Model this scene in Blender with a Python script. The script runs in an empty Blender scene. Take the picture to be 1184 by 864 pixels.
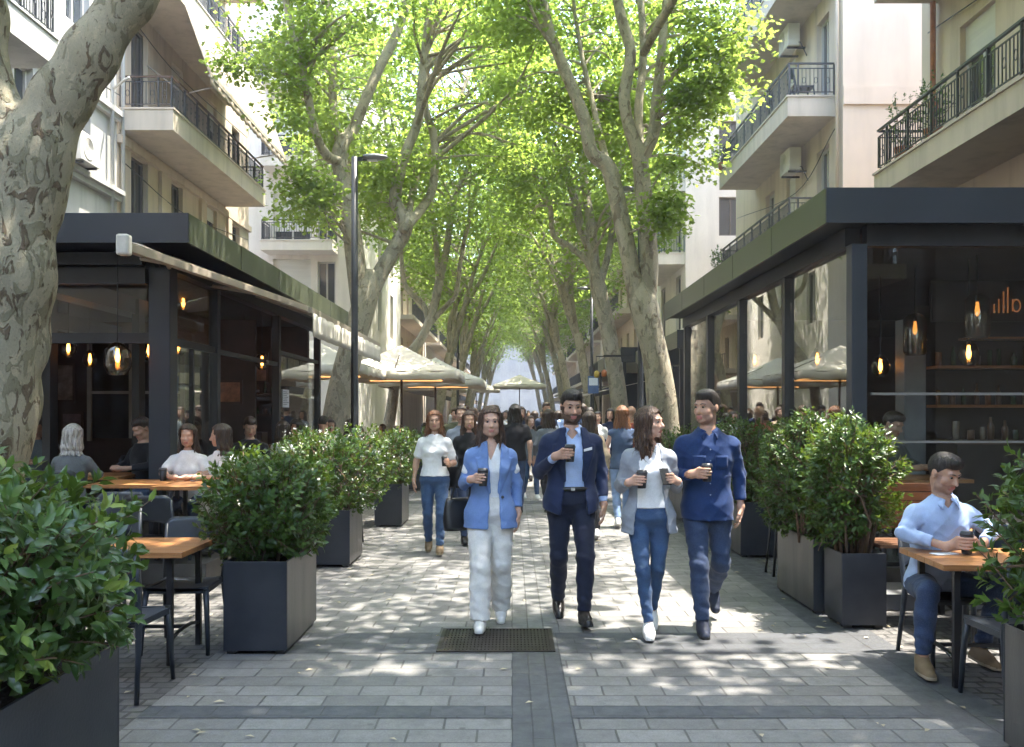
import bpy, math, random
import numpy as np
from mathutils import Vector, Matrix
R = math.radians
rng = np.random.default_rng(11); random.seed(11)
sc = bpy.context.scene
COL = sc.collection
F_PX, CX, HY, EYE = 1050.0, 592.0, 478.0, 1.65      # calibration of the lens

def px(x, y, Y):                                     # photograph pixel at a known distance -> place in the street
    return Vector(((x - CX) * Y / F_PX, Y, EYE + (HY - y) * Y / F_PX))

# ------------------------------------------------------------------ object helpers
def tag(o, label=None, cat=None, group=None, kind=None):
    if label: o['label'] = label
    if cat: o['category'] = cat
    if group: o['group'] = group
    if kind: o['kind'] = kind
    return o

def empty(name, loc=(0, 0, 0), rz=0.0, label=None, cat=None, group=None):
    o = bpy.data.objects.new(name, None); COL.objects.link(o)
    o.location = loc; o.rotation_euler = (0, 0, rz); o.empty_display_size = .2
    return tag(o, label, cat, group)

def link(name, me, parent=None):
    o = bpy.data.objects.new(name, me); COL.objects.link(o)
    if parent: o.parent = parent
    return o

KIDS = {}
def copy_tree(o, parent=None):
    c = o.copy(); COL.objects.link(c)
    if parent: c.parent = parent
    for ch in list(o.children): copy_tree(ch, c)
    return c

def place(proto, used, loc, rz=0.0, label=None, group=None):
    o = proto if not used else copy_tree(proto)
    o.location = loc; o.rotation_euler = (0, 0, rz)
    if label: o['label'] = label
    if group: o['group'] = group
    return o

class MB:
    def __init__(s): s.v = []; s.f = []; s.m = []; s.sm = []
    def add(s, vs, fs, m=0, smooth=False):
        o = len(s.v); s.v += [tuple(p) for p in vs]
        s.f += [tuple(i + o for i in f) for f in fs]; s.m += [m] * len(fs); s.sm += [smooth] * len(fs)
        return s
    def hexa(s, c, m=0):   # 8 corners: bottom 4 ccw, top 4 ccw
        return s.add(c, [(3, 2, 1, 0), (4, 5, 6, 7), (0, 1, 5, 4), (1, 2, 6, 5), (2, 3, 7, 6), (3, 0, 4, 7)], m)
    def box(s, x0, x1, y0, y1, z0, z1, m=0):
        return s.hexa([(x0, y0, z0), (x1, y0, z0), (x1, y1, z0), (x0, y1, z0), (x0, y0, z1), (x1, y0, z1), (x1, y1, z1), (x0, y1, z1)], m)
    def bar(s, p, q, w, h=None, m=0):
        p = Vector(p); q = Vector(q); h = h or w; d = (q - p).normalized()
        a = d.cross(Vector((0, 0, 1)))
        a = Vector((1, 0, 0)) if a.length < 1e-4 else a.normalized()
        b = a.cross(d); a = a * w / 2; b = b * h / 2
        return s.hexa([p - a - b, p + a - b, q + a - b, q - a - b, p - a + b, p + a + b, q + a + b, q - a + b], m)
    def tube(s, pts, r, n=8, m=0, cap=True, wob=0.0, seed=0):
        P = [Vector(p) for p in pts]; k = len(P)
        rr = r if hasattr(r, '__len__') else [r] * k
        t0 = (P[1] - P[0]).normalized()
        a = t0.cross(Vector((0, 1, 0)))
        if a.length < 1e-3: a = t0.cross(Vector((1, 0, 0)))
        a.normalize(); vs = []
        rs = random.Random(seed); ph = [rs.uniform(0, 6.28) for _ in range(4)]
        for i in range(k):
            t = (P[min(i + 1, k - 1)] - P[max(i - 1, 0)]).normalized()
            a = (a - t * a.dot(t)).normalized(); b = t.cross(a)
            for j in range(n):
                g = 2 * math.pi * j / n
                q = rr[i] * (1 + (wob * (math.sin(2 * g + ph[0] + i * .35) + .7 * math.sin(3 * g + ph[1] - i * .5) + .5 * math.sin(5 * g + ph[2] + i * .8)) if wob else 0))
                vs.append(P[i] + (a * math.cos(g) + b * math.sin(g)) * q)
        fs = [(i * n + j, i * n + (j + 1) % n, (i + 1) * n + (j + 1) % n, (i + 1) * n + j) for i in range(k - 1) for j in range(n)]
        if cap: fs += [tuple(range(n - 1, -1, -1)), tuple((k - 1) * n + j for j in range(n))]
        return s.add(vs, fs, m, True)
    def lathe(s, prof, c=(0, 0, 0), n=16, m=0):
        c = Vector(c); k = len(prof); vs = []
        for r, z in prof:
            for j in range(n):
                g = 2 * math.pi * j / n; vs.append((c.x + r * math.cos(g), c.y + r * math.sin(g), c.z + z))
        fs = [(i * n + j, i * n + (j + 1) % n, (i + 1) * n + (j + 1) % n, (i + 1) * n + j) for i in range(k - 1) for j in range(n)]
        fs += [tuple(range(n - 1, -1, -1)), tuple((k - 1) * n + j for j in range(n))]
        return s.add(vs, fs, m, True)
    def sheet(s, fn, nu, nv, th=None, m=0):  # fn(u,v)->(point, normal) grid with thickness
        A = [[fn(i / nu, j / nv) for j in range(nv + 1)] for i in range(nu + 1)]
        n1 = nv + 1; N = (nu + 1) * n1; vs = []
        for i in range(nu + 1):
            for j in range(nv + 1): vs.append(Vector(A[i][j][0]) + Vector(A[i][j][1]) * (th / 2))
        for i in range(nu + 1):
            for j in range(nv + 1): vs.append(Vector(A[i][j][0]) - Vector(A[i][j][1]) * (th / 2))
        q = lambda i, j: i * n1 + j
        fs = []
        for i in range(nu):
            for j in range(nv):
                fs.append((q(i, j), q(i + 1, j), q(i + 1, j + 1), q(i, j + 1)))
                fs.append((N + q(i, j), N + q(i, j + 1), N + q(i + 1, j + 1), N + q(i + 1, j)))
        ed = [(q(i, 0), q(i + 1, 0)) for i in range(nu)] + [(q(nu, j), q(nu, j + 1)) for j in range(nv)] + \
             [(q(i + 1, nv), q(i, nv)) for i in range(nu - 1, -1, -1)] + [(q(0, j + 1), q(0, j)) for j in range(nv - 1, -1, -1)]
        fs += [(b, a, N + a, N + b) for a, b in ed]
        return s.add(vs, fs, m, True)
    def build(s, name, mats, parent=None, bev=0.0):
        me = bpy.data.meshes.new(name); me.from_pydata([tuple(p) for p in s.v], [], s.f)
        for m in (mats if isinstance(mats, (list, tuple)) else [mats]): me.materials.append(m)
        me.polygons.foreach_set('material_index', s.m); me.polygons.foreach_set('use_smooth', s.sm); me.update()
        o = link(name, me, parent)
        if bev:
            b = o.modifiers.new('Bevel', 'BEVEL'); b.width = bev; b.segments = 2; b.limit_method = 'ANGLE'; b.angle_limit = R(40)
        return o

def np_mesh(name, V, F, mats, parent=None, mi=None, tint=None, smooth=True):
    me = bpy.data.meshes.new(name); nf, k = F.shape
    me.vertices.add(len(V)); me.vertices.foreach_set('co', np.ascontiguousarray(V, np.float32).ravel())
    me.loops.add(nf * k); me.loops.foreach_set('vertex_index', np.ascontiguousarray(F, np.int32).ravel())
    me.polygons.add(nf); me.polygons.foreach_set('loop_start', np.arange(0, nf * k, k, dtype=np.int32))
    for m in mats: me.materials.append(m)
    if mi is not None: me.polygons.foreach_set('material_index', np.ascontiguousarray(mi, np.int32))
    me.polygons.foreach_set('use_smooth', np.full(nf, smooth))
    if tint is not None:
        a = me.attributes.new('tint', 'FLOAT', 'POINT'); a.data.foreach_set('value', np.ascontiguousarray(tint, np.float32))
    me.update(calc_edges=True); me.validate()
    return link(name, me, parent)

def catmull(pts, n=6):
    P = [np.array(p, float) for p in pts]; out = []
    P = [2 * P[0] - P[1]] + P + [2 * P[-1] - P[-2]]
    for i in range(1, len(P) - 2):
        a, b, c, d = P[i - 1:i + 3]
        for k in range(n):
            t = k / n
            out.append(.5 * (2 * b + (c - a) * t + (2 * a - 5 * b + 4 * c - d) * t * t + (3 * b - a - 3 * c + d) * t ** 3))
    out.append(P[-2]); return out

# ------------------------------------------------------------------ materials
class NT:
    def __init__(s, name):
        s.mat = bpy.data.materials.new(name); s.mat.use_nodes = True
        s.t = s.mat.node_tree; s.n = s.t.nodes; s.n.clear()
        s.out = s.n.new('ShaderNodeOutputMaterial')
    def __call__(s, typ, **kw):
        nd = s.n.new('ShaderNode' + typ)
        for k, v in kw.items():
            if hasattr(nd, k): setattr(nd, k, v)
        return nd
    def l(s, a, b): s.t.links.new(a, b)
    def co(s, scale=(1, 1, 1), rot=(0, 0, 0)):
        c = s('TexCoord'); m = s('Mapping'); m.inputs['Scale'].default_value = scale; m.inputs['Rotation'].default_value = rot
        s.l(c.outputs['Object'], m.inputs['Vector']); return m.outputs['Vector']
    def noise(s, vec, scale=5, detail=4, rough=.55, dist=0):
        t = s('TexNoise'); t.inputs['Scale'].default_value = scale; t.inputs['Detail'].default_value = detail
        t.inputs['Roughness'].default_value = rough; t.inputs['Distortion'].default_value = dist
        if vec is not None: s.l(vec, t.inputs['Vector'])
        return t.outputs['Fac']
    def ridged(s, vec, scale):
        t = s('TexNoise'); t.noise_type = 'RIDGED_MULTIFRACTAL'; t.inputs['Scale'].default_value = scale; t.inputs['Detail'].default_value = 2.0; t.inputs['Distortion'].default_value = .6; s.l(vec, t.inputs['Vector']); return t.outputs['Fac']
    def ramp(s, fac, stops, interp='LINEAR'):
        r = s('ValToRGB'); e = r.color_ramp; e.interpolation = interp
        while len(e.elements) < len(stops): e.elements.new(.5)
        for el, (p, c) in zip(e.elements, stops):
            el.position = p; el.color = (*c, 1) if hasattr(c, '__len__') else (c, c, c, 1)
        s.l(fac, r.inputs['Fac']); return r.outputs['Color']
    def mix(s, fac, a, b, blend='MIX'):
        m = s('Mix', data_type='RGBA', blend_type=blend)
        for sock, v in ((m.inputs[0], fac), (m.inputs[6], a), (m.inputs[7], b)):
            if hasattr(v, 'is_linked'): s.l(v, sock)
            elif hasattr(v, '__len__'): sock.default_value = (*v, 1) if len(v) == 3 else v
            else: sock.default_value = v
        return m.outputs[2]
    def math(s, op, a, b=0.0):
        m = s('Math', operation=op)
        for sock, v in ((m.inputs[0], a), (m.inputs[1], b)):
            if hasattr(v, 'is_linked'): s.l(v, sock)
            else: sock.default_value = v
        return m.outputs[0]
    def bsdf(s, col, rough=.5, metal=0, spec=.5, bump=None, bs=.3, bd=.01, **kw):
        b = s('BsdfPrincipled')
        for k, v in (('Base Color', col), ('Roughness', rough), ('Metallic', metal), ('Specular IOR Level', spec)):
            if hasattr(v, 'is_linked'): s.l(v, b.inputs[k])
            else: b.inputs[k].default_value = (*v, 1) if hasattr(v, '__len__') else v
        for k, v in kw.items():
            b.inputs[k.replace('_', ' ')].default_value = v
        if bump is not None:
            u = s('Bump'); u.inputs['Strength'].default_value = bs; u.inputs['Distance'].default_value = bd
            s.l(bump, u.inputs['Height']); s.l(u.outputs[0], b.inputs['Normal'])
        s.l(b.outputs[0], s.out.inputs['Surface']); return b

def mul(c, k): return tuple(min(1, x * k) for x in c)

def plain(name, col, rough=.5, metal=0, var=.15, vs=6, bump=.0, bsc=80, spec=.5, stretch=(1, 1, 1), col2=None, bd=.004):
    t = NT(name); v = t.co(stretch)
    n = t.noise(v, vs, 5)
    c = t.mix(t.ramp(n, [(.32, 0), (.68, 1)]), mul(col, 1 - var), col2 or mul(col, 1 + var))
    t.bsdf(c, rough, metal, spec, t.noise(v, bsc, 4) if bump else None, bump, bd)
    return t.mat

_fab = {}
def fabric(name, col, rough=.85, var=.16, weave=110, denim=False):
    key = (name, tuple(col))
    if key in _fab: return _fab[key]
    t = NT(name); v = t.co()
    n = t.noise(v, 9, 5); c = t.mix(t.ramp(n, [(.3, 0), (.7, 1)]), mul(col, 1 - var), mul(col, 1 + var))
    f = t.noise(v, weave, 2)
    c = t.mix(t.ramp(f, [(.35, 0), (.65, 1)]), c, t.mix(.09 if denim else .7 if max(col) < .3 else .22, c, (.5, .55, .62) if denim else mul(col, 1.45)))
    h = t.math('ADD', t.math('MULTIPLY', t.ridged(t.co((1, 1, .55)), 6.5), .8), t.math('MULTIPLY', f, .03))
    b = t.bsdf(c, rough, 0, .2, h, .5, .010)
    b.inputs['Sheen Weight'].default_value = .08
    _fab[key] = t.mat; return t.mat

def emit(name, col, st):
    t = NT(name); e = t('Emission'); e.inputs[0].default_value = (*col, 1); e.inputs[1].default_value = st
    t.l(e.outputs[0], t.out.inputs['Surface']); return t.mat

def glass(name, f0=.09, tint=(.9, .93, .93), rough=0.0):
    t = NT(name)
    lw = t('LayerWeight'); lw.inputs['Blend'].default_value = .5
    p = t.math('POWER', lw.outputs['Facing'], 4.0)
    f = t.math('ADD', t.math('MULTIPLY', p, 1 - f0), f0)
    tr = t('BsdfTransparent'); tr.inputs[0].default_value = (*tint, 1)
    g = t('BsdfGlossy'); g.inputs['Roughness'].default_value = rough; g.inputs[0].default_value = (1, 1, 1, 1)
    u = t('Bump'); u.inputs['Strength'].default_value = .02; u.inputs['Distance'].default_value = .02
    t.l(t.noise(t.co(), 1.2, 1), u.inputs['Height']); t.l(u.outputs[0], g.inputs['Normal'])
    m = t('MixShader'); t.l(f, m.inputs[0]); t.l(tr.outputs[0], m.inputs[1]); t.l(g.outputs[0], m.inputs[2])
    t.l(m.outputs[0], t.out.inputs['Surface']); return t.mat

def paving(name, bw, rh, c1, c2, mortar, joint=.006, rot=0, rough=.55, warp=0.0, off=.5, rowoff=(0, 0, 0)):
    t = NT(name); v = t.co((1, 1, 1), (0, 0, rot))
    mp = t('Mapping'); mp.inputs['Location'].default_value = rowoff; t.l(v, mp.inputs[0]); v = mp.outputs[0]
    if warp:
        n = t('TexNoise'); n.inputs['Scale'].default_value = 3.0; t.l(v, n.inputs['Vector'])
        v = t.mix(warp, v, n.outputs['Color'], 'ADD')
    b = t('TexBrick'); b.offset = off; b.squash = 1
    for k, x in (('Scale', 1.0), ('Mortar Size', joint), ('Mortar Smooth', .25), ('Bias', 0), ('Brick Width', bw), ('Row Height', rh)): b.inputs[k].default_value = x
    b.inputs['Color1'].default_value = (*c1, 1); b.inputs['Color2'].default_value = (*c2, 1); b.inputs['Mortar'].default_value = (*mortar, 1)
    t.l(v, b.inputs['Vector'])
    # a second brick pattern of the same stones breaks the tone from stone to stone
    big = t.noise(t.co(), .55, 5, .6); fine = t.noise(t.co(), 140, 3, .7); mid = t.noise(t.co(), 7, 5, .65)
    c = t.mix(t.ramp(big, [(.3, 0), (.7, 1)]), t.mix(.35, b.outputs['Color'], (.11, .105, .10)), b.outputs['Color'])
    c = t.mix(t.ramp(mid, [(.42, 0), (.75, .55)]), c, mul(c1, .55))
    c = t.mix(.75, c, t.ramp(fine, [(.25, .35), (.75, 1.0)]), 'MULTIPLY')
    sp = t.noise(t.co(), 3.2, 2, .5)
    c = t.mix(t.ramp(sp, [(.66, 0), (.70, .35)]), c, (.09, .085, .08))
    vo = t('TexVoronoi'); vo.inputs['Scale'].default_value = 2.6; t.l(t.co(), vo.inputs['Vector'])
    c = t.mix(t.ramp(vo.outputs['Distance'], [(.045, .7), (.06, 0)]), c, (.07, .066, .06))
    c = t.mix(t.ramp(t.noise(t.co((1, .5, 1)), 1.6, 6, .7, .8), [(.54, 0), (.72, .5)]), c, mul(c1, .42))
    h = t.math('ADD', t.math('MULTIPLY', b.outputs['Fac'], -1.0), t.math('ADD', t.math('MULTIPLY', fine, .18), t.math('MULTIPLY', mid, .35)))
    r = t.ramp(mid, [(.3, rough - .12), (.7, rough + .15)])
    t.bsdf(c, r, 0, .45, h, .55, .006); return t.mat

def leafmat(name, stops, trans=.45, tcol=(.32, .42, .06), rough=.45, spec=.4):
    t = NT(name); a = t('Attribute', attribute_name='tint')
    c = t.ramp(a.outputs['Fac'], stops)
    n = t.noise(t.co(), 30, 3)
    c = t.mix(t.ramp(n, [(.3, .25), (.7, 0)]), c, mul(stops[0][1], .6))
    p = t.bsdf(c, rough, 0, spec)
    tr = t('BsdfTranslucent'); t.l(t.mix(.8, c, tcol), tr.inputs[0])
    m = t('MixShader'); m.inputs[0].default_value = trans
    t.l(p.outputs[0], m.inputs[1]); t.l(tr.outputs[0], m.inputs[2]); t.l(m.outputs[0], t.out.inputs['Surface'])
    return t.mat

def bark(name, sc_=1.0, pt=1.0):
    t = NT(name); v = t.co((1, 1, .55))
    n1 = t.noise(v, 5.2 * sc_, 4, .5, .8); n2 = t.noise(v, 9 * sc_, 3, .5, 1.0); n3 = t.noise(v, 60 * sc_, 4, .7)
    w = t('Mapping'); w.inputs['Location'].default_value = (3.1, 7.7, 1.3); t.l(v, w.inputs[0])
    n4 = t.noise(w.outputs[0], 6.5 * sc_, 4, .5, .9)
    c = t.ramp(t.noise(v, 1.6 * sc_, 3), [(.3, (.30, .27, .19)), (.55, (.385, .345, .245)), (.75, (.46, .405, .295))])
    c = t.mix(t.ramp(n2, [(.57, 0), (.60, 1)]), c, (.43, .37, .26))
    c = t.mix(t.ramp(n1, [(.545, 0), (.575, pt)]), c, (.225, .205, .135))
    c = t.mix(t.ramp(n4, [(.59, 0), (.615, pt)]), c, (.135, .095, .062))
    c = t.mix(t.ramp(t.noise(t.co((1, 1, .8)), 24 * sc_, 5, .65, .6), [(.60, 0), (.66, .6)]), c, (.12, .085, .055))
    c = t.mix(.55, c, t.ramp(n3, [(.2, .45), (.8, 1)]), 'MULTIPLY')
    h = t.math('ADD', t.math('MULTIPLY', t.ramp(n4, [(.58, 0), (.62, 1)]), 1.0), t.math('ADD', t.math('MULTIPLY', t.ramp(n1, [(.54, 0), (.58, 1)]), .6), t.math('MULTIPLY', n3, .7)))
    t.bsdf(c, .88, 0, .2, h, .8, .016); return t.mat

def stucco(name, col, stain=.35):
    t = NT(name); v = t.co()
    n = t.noise(v, .7, 6, .6); st = t.noise(t.co((2.2, 2.2, .22)), 1.4, 5, .6)
    c = t.mix(t.ramp(n, [(.3, 0), (.7, 1)]), mul(col, .88), col)
    c = t.mix(t.ramp(st, [(.46, 0), (.74, min(1, stain * 1.6))]), c, mul(col, .5))
    t.bsdf(c, .85, 0, .2, t.noise(v, 60, 4), .25, .006); return t.mat

def woodmat(name, c1, c2, axis=0, rough=.45):
    t = NT(name); s_ = [14, 14, 14]; s_[axis] = 1.1; v = t.co(tuple(s_))
    n = t.noise(v, 2.2, 6, .65, .8); p = t.noise(v, 9, 3, .6)
    c = t.mix(t.ramp(n, [(.3, 0), (.7, 1)]), c1, c2); c = t.mix(.5, c, t.ramp(p, [(.3, .45), (.6, 1)]), 'MULTIPLY')
    t.bsdf(c, t.ramp(n, [(.3, rough - .1), (.7, rough + .12)]), 0, .45, p, .2, .003); return t.mat

def skinmat(name, col):
    t = NT(name); v = t.co()
    c = t.mix(t.ramp(t.noise(v, 34, 5, .7), [(.32, 0), (.7, 1)]), mul(col, .78), (col[0] * 1.06, col[1] * .97, col[2] * .93))
    b = t.bsdf(c, .5, 0, .4, t.noise(v, 160, 3), .08, .002)
    b.inputs['Subsurface Weight'].default_value = .12; b.inputs['Subsurface Radius'].default_value = (.02, .008, .004); b.inputs['Subsurface Scale'].default_value = .4
    return t.mat

def hairmat(name, c1, c2):
    t = NT(name); v = t.co((70, 70, 5)); n = t.noise(v, 1.6, 4, .6, .4)
    c = t.mix(t.ramp(n, [(.35, 0), (.68, 1)]), mul(c1, .8), mul(c2, 1.5))
    t.bsdf(c, .42, 0, .45, n, .8, .012); return t.mat

MT = {}
MT['steel_dark'] = plain('painted_steel_dark', (.013, .0145, .017), .42, 0, .25, 3, .1, 120)
MT['slate'] = plain('slate_blue_panel', (.024, .031, .043), .38, 0, .12, 1.5, .06, 200)
MT['olive'] = plain('foliage_reflection_tint', (.066, .074, .050), .30, 0, .12, .7, .05, 150, stretch=(1, .4, 1))  # green of mirrored foliage painted into the panel colour
MT['black'] = plain('black_metal', (.012, .012, .013), .4, 0, .3, 6)
MT['chair'] = plain('charcoal_plastic', (.022, .028, .037), .42, 0, .15, 9, .12, 240)
MT['chair_dark'] = plain('black_plastic', (.017, .018, .02), .45, 0, .15, 9, .12, 240)
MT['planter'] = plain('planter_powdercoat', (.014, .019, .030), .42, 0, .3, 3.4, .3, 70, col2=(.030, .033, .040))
MT['planter_side'] = plain('planter_reflection_tint', (.045, .042, .040), .36, 0, .3, 3.0, .25, 70, stretch=(1, 2.2, .35), col2=(.095, .086, .076))  # street flank coloured lighter for its grazing reflection, plus dirt streaks
MT['soil'] = plain('soil', (.035, .024, .016), .95, 0, .4, 14, .8, 60, bd=.02)
MT['wood'] = woodmat('table_wood', (.25, .10, .032), (.48, .23, .085), 0, .38)
MT['bench_wood'] = woodmat('bench_wood', (.10, .045, .022), (.19, .09, .045), 0, .45)
MT['dark_wood'] = woodmat('dark_wood', (.05, .028, .016), (.10, .055, .03), 0, .5)
MT['canvas'] = plain('cream_canvas', (.62, .57, .48), .85, 0, .06, 2, .15, 260)
MT['canvas_tan'] = plain('tan_canvas', (.30, .24, .18), .85, 0, .1, 2, .15, 260)
MT['awn_bar'] = plain('cream_aluminium', (.34, .29, .23), .4, 0, .08, 4)
MT['glass'] = glass('cafe_glass', .05)
MT['lampglass'] = glass('smoked_lamp_glass', .10, (.62, .55, .44))
MT['bulb'] = emit('warm_filament', (1.0, .44, .11), 5)
MT['bulb_dim'] = emit('warm_bulb', (1.0, .46, .14), .5)
MT['strip'] = emit('warm_strip_light', (1.0, .48, .16), .2)
MT['neon'] = emit('orange_neon', (1.0, .34, .10), .028)
MT['winglass'] = plain('window_glass', (.035, .042, .048), .06, 0, .3, .8, spec=.8)
MT['winframe'] = plain('window_frame', (.42, .40, .36), .5, 0, .1, 3)
MT['winframe_dark'] = plain('window_frame_brown', (.10, .085, .07), .5, 0, .15, 3)
MT['shutter'] = plain('roller_shutter', (.55, .53, .48), .6, 0, .08, 3, .3, 30, stretch=(.2, .2, 3))
MT['rail'] = plain('wrought_iron', (.018, .02, .024), .45, 0, .3, 8)
MT['stuccoA'] = stucco('cream_stucco', (.57, .47, .36))
MT['stuccoB'] = stucco('grey_white_stucco', (.46, .45, .42))
MT['stuccoW'] = stucco('white_stucco', (.70, .645, .57), .2)
MT['stuccoP'] = stucco('peach_stucco', (.64, .52, .40), .15)
MT['slab'] = stucco('balcony_concrete', (.54, .465, .37), .3)
MT['ac'] = plain('ac_casing', (.55, .53, .48), .5, 0, .08, 4)
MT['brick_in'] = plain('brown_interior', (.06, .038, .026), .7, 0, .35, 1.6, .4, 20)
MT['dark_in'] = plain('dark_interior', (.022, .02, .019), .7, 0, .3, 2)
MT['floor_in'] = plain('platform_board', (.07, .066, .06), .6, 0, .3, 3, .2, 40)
MT['step'] = plain('grey_step_stone', (.16, .165, .17), .5, 0, .2, 3, .3, 80)
MT['grate'] = plain('rusty_iron', (.030, .024, .019), .55, .3, .35, 9, .4, 90)
MT['paper'] = plain('paper', (.72, .76, .80), .8, 0, .04, 5)
MT['ink'] = plain('printed_ink', (.25, .28, .33), .8, 0, .1, 5)
MT['cup'] = plain('black_paper_cup', (.018, .018, .02), .45, 0, .2, 8)
MT['cuplid'] = plain('cup_lid', (.03, .031, .034), .3, 0, .1, 8)
MT['terracotta'] = plain('terracotta', (.30, .12, .06), .8, 0, .2, 8, .3, 60)
MT['bark'] = bark('plane_bark', 1.0, .55); MT['barkN'] = bark('plane_bark_near', 1.75, .85)
MT['twig'] = plain('shrub_stem', (.12, .075, .045), .8, 0, .3, 20, .4, 90)
MT['leaf_tree'] = leafmat('plane_leaf', [(0, (.032, .066, .014)), (.5, (.062, .125, .022)), (1, (.145, .22, .036))], .64, (.40, .53, .09), .5, .3)
MT['leaf_big'] = leafmat('laurel_leaf', [(0, (.024, .058, .016)), (.55, (.044, .102, .026)), (.85, (.09, .165, .034)), (1, (.21, .27, .05))], .22, (.25, .36, .04), .30, .5)
MT['leaf_small'] = leafmat('privet_leaf', [(0, (.023, .055, .013)), (.6, (.046, .102, .020)), (.9, (.10, .175, .032)), (1, (.18, .25, .045))], .25, (.25, .36, .04), .36, .45)
MT['blossom'] = plain('pale_blossom', (.62, .60, .55), .8)
# ------------------------------------------------------------------ ground (world coordinates)
def sheet(name, x0, x1, y0, y1, z, m):
    b = MB(); b.add([(x0, y0, z), (x1, y0, z), (x1, y1, z), (x0, y1, z)], [(0, 1, 2, 3)])
    return tag(b.build(name, m), kind='structure')
M_light = paving('granite_paver', .36, .19, (.33, .32, .302), (.205, .20, .192), (.10, .095, .088), .007)
M_band = paving('dark_granite', .30, .155, (.115, .122, .132), (.092, .098, .107), (.06, .06, .06), .005)
M_strip = paving('dark_granite_column', .46, .108, (.125, .130, .138), (.098, .103, .11), (.06, .06, .06), .005, R(90))
M_kerb = paving('kerb_granite', .9, .42, (.12, .124, .13), (.095, .1, .106), (.05, .05, .05), .005, R(90))
M_cobble = paving('cobble', .14, .11, (.20, .19, .175), (.13, .125, .118), (.055, .052, .048), .012, 0, .7, .03)
M_ground = plain('city_ground', (.16, .155, .15), .8, 0, .2, .3, .2, 20)
sheet('ground', -150, 150, -60, 400, -.012, M_ground)
sheet('cobble_ground', -8.6, 7.3, -8, 60, -.008, M_cobble)
sheet('pavement', -2.04, 2.32, -8, 150, -.004, M_light)
sheet('kerb_band', 2.32, 2.72, -8, 150, -.003, M_kerb)
for y0, y1 in ((4.92, 5.12), (6.25, 6.82), (2.9, 3.2)): 
    sheet('dark_paving_band', -2.04, 0.0, y0, y1, 0.0, M_band); sheet('dark_paving_band', .33, 2.32, y0, y1, 0.0, M_band)
k = 0
for y0 in (16.5, 27, 38, 50): sheet('dark_paving_band', -2.04, 2.32, y0, y0 + .6, 0.0, M_band)
sheet('centre_paving_strip', 0.0, .33, -8, 6.82, 0.001, M_strip)
sheet('centre_paving_strip', 0.0, .36, 6.82, 16.4, 0.0005, paving('grey_paver_column', .46, .12, (.235, .235, .23), (.2, .2, .198), (.09, .09, .085), .006, R(90)))

# drain grate set in the paving
g = MB(); X0, X1, Y0, Y1 = -.525, .30, 6.27, 6.93
for a in ((X0, X1, Y0, Y0 + .03), (X0, X1, Y1 - .03, Y1), (X0, X0 + .03, Y0 + .03, Y1 - .03), (X1 - .03, X1, Y0 + .03, Y1 - .03)): g.box(*a, -.02, .010)
gr = empty('drain_grate', (0, 0, 0), 0, 'square rusty iron drain grate set in the grey paving', 'drain grate')
g.build('frame', MT['grate'], gr)
g = MB(); g.box(X0 + .03, X1 - .03, Y0 + .03, Y1 - .03, -.02, .0025)
n = 30
for i in range(n):
    x = X0 + .03 + (X1 - X0 - .06) * (i + .5) / n; g.box(x - .008, x + .008, Y0 + .031, Y1 - .031, .003, .0085)
for i in range(9):
    y = Y0 + .03 + (Y1 - Y0 - .06) * (i + .5) / 9; g.box(X0 + .031, X1 - .031, y - .006, y + .006, .0032, .0075)
g.build('grating', MT['grate'], gr)

# fallen leaves and petals nobody would count
def fallen():
    n = 170; V = []; F = []
    for i in range(n):
        side = random.random()
        x = random.choice([random.gauss(-2.1, .35), random.gauss(2.45, .35), random.uniform(-2, 2.3)]); y = random.uniform(4.4, 15)
        s = random.uniform(.012, .035); a = random.uniform(0, 6.28); o = len(V); c, d = math.cos(a) * s, math.sin(a) * s
        z = .004
        V += [(x - c, y - d, z), (x + d * .5, y - c * .5, z + .006), (x + c, y + d, z + .002), (x - d * .5, y + c * .5, z + .008)]
        F.append((o, o + 1, o + 2, o + 3))
    return np_mesh('leaf_litter', np.array(V), np.array(F), [MT['leaf_litter']], mi=np.zeros(n))
MT['leaf_litter'] = plain('dry_leaf', (.42, .36, .24), .8, 0, .4, 3)
tag(fallen(), 'small dry leaves and petals scattered over the paving', kind='stuff')

# ------------------------------------------------------------------ foliage generators
LEAF_T = np.array([(0, 0, 0), (.30, -.5, .06), (.30, 0, 0), (.30, .5, .06), (.66, -.40, .04), (.66, 0, -.02), (.66, .40, .04), (1, 0, -.10)], float)
LEAF_F = np.array([(0, 1, 2), (0, 2, 3), (1, 4, 5), (1, 5, 2), (2, 5, 6), (2, 6, 3), (4, 7, 5), (5, 7, 6)])
LOBE_T = np.array([(0, 0, 0), (.05, -.5, -.05), (.40, -.26, 0), (.62, -.44, -.05), (1, 0, -.06), (.62, .44, -.05), (.40, .26, 0), (.05, .5, -.05)], float)
LOBE_F = np.array([(0, 1, 2, 3, 4, 5, 6, 7)])
QUAD_T = np.array([(0, 0, 0), (.5, -.45, -.04), (1, 0, -.04), (.5, .45, -.04)], float); QUAD_F = np.array([(0, 1, 2, 3)])

def unit(a): return a / np.maximum(np.linalg.norm(a, axis=-1, keepdims=True), 1e-9)

def leaves(pos, d, nrm, L, W, T, Fc, tint):
    d = unit(d); s = unit(np.cross(nrm, d)); n = np.cross(d, s); k = len(T)
    V = pos[:, None, :] + d[:, None, :] * (T[None, :, 0:1] * L[:, None, None]) + s[:, None, :] * (T[None, :, 1:2] * W[:, None, None]) + n[:, None, :] * (T[None, :, 2:3] * L[:, None, None])
    F = (Fc[None] + (np.arange(len(pos)) * k)[:, None, None]).reshape(-1, Fc.shape[1])
    return V.reshape(-1, 3), F, np.repeat(tint, k)

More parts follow.
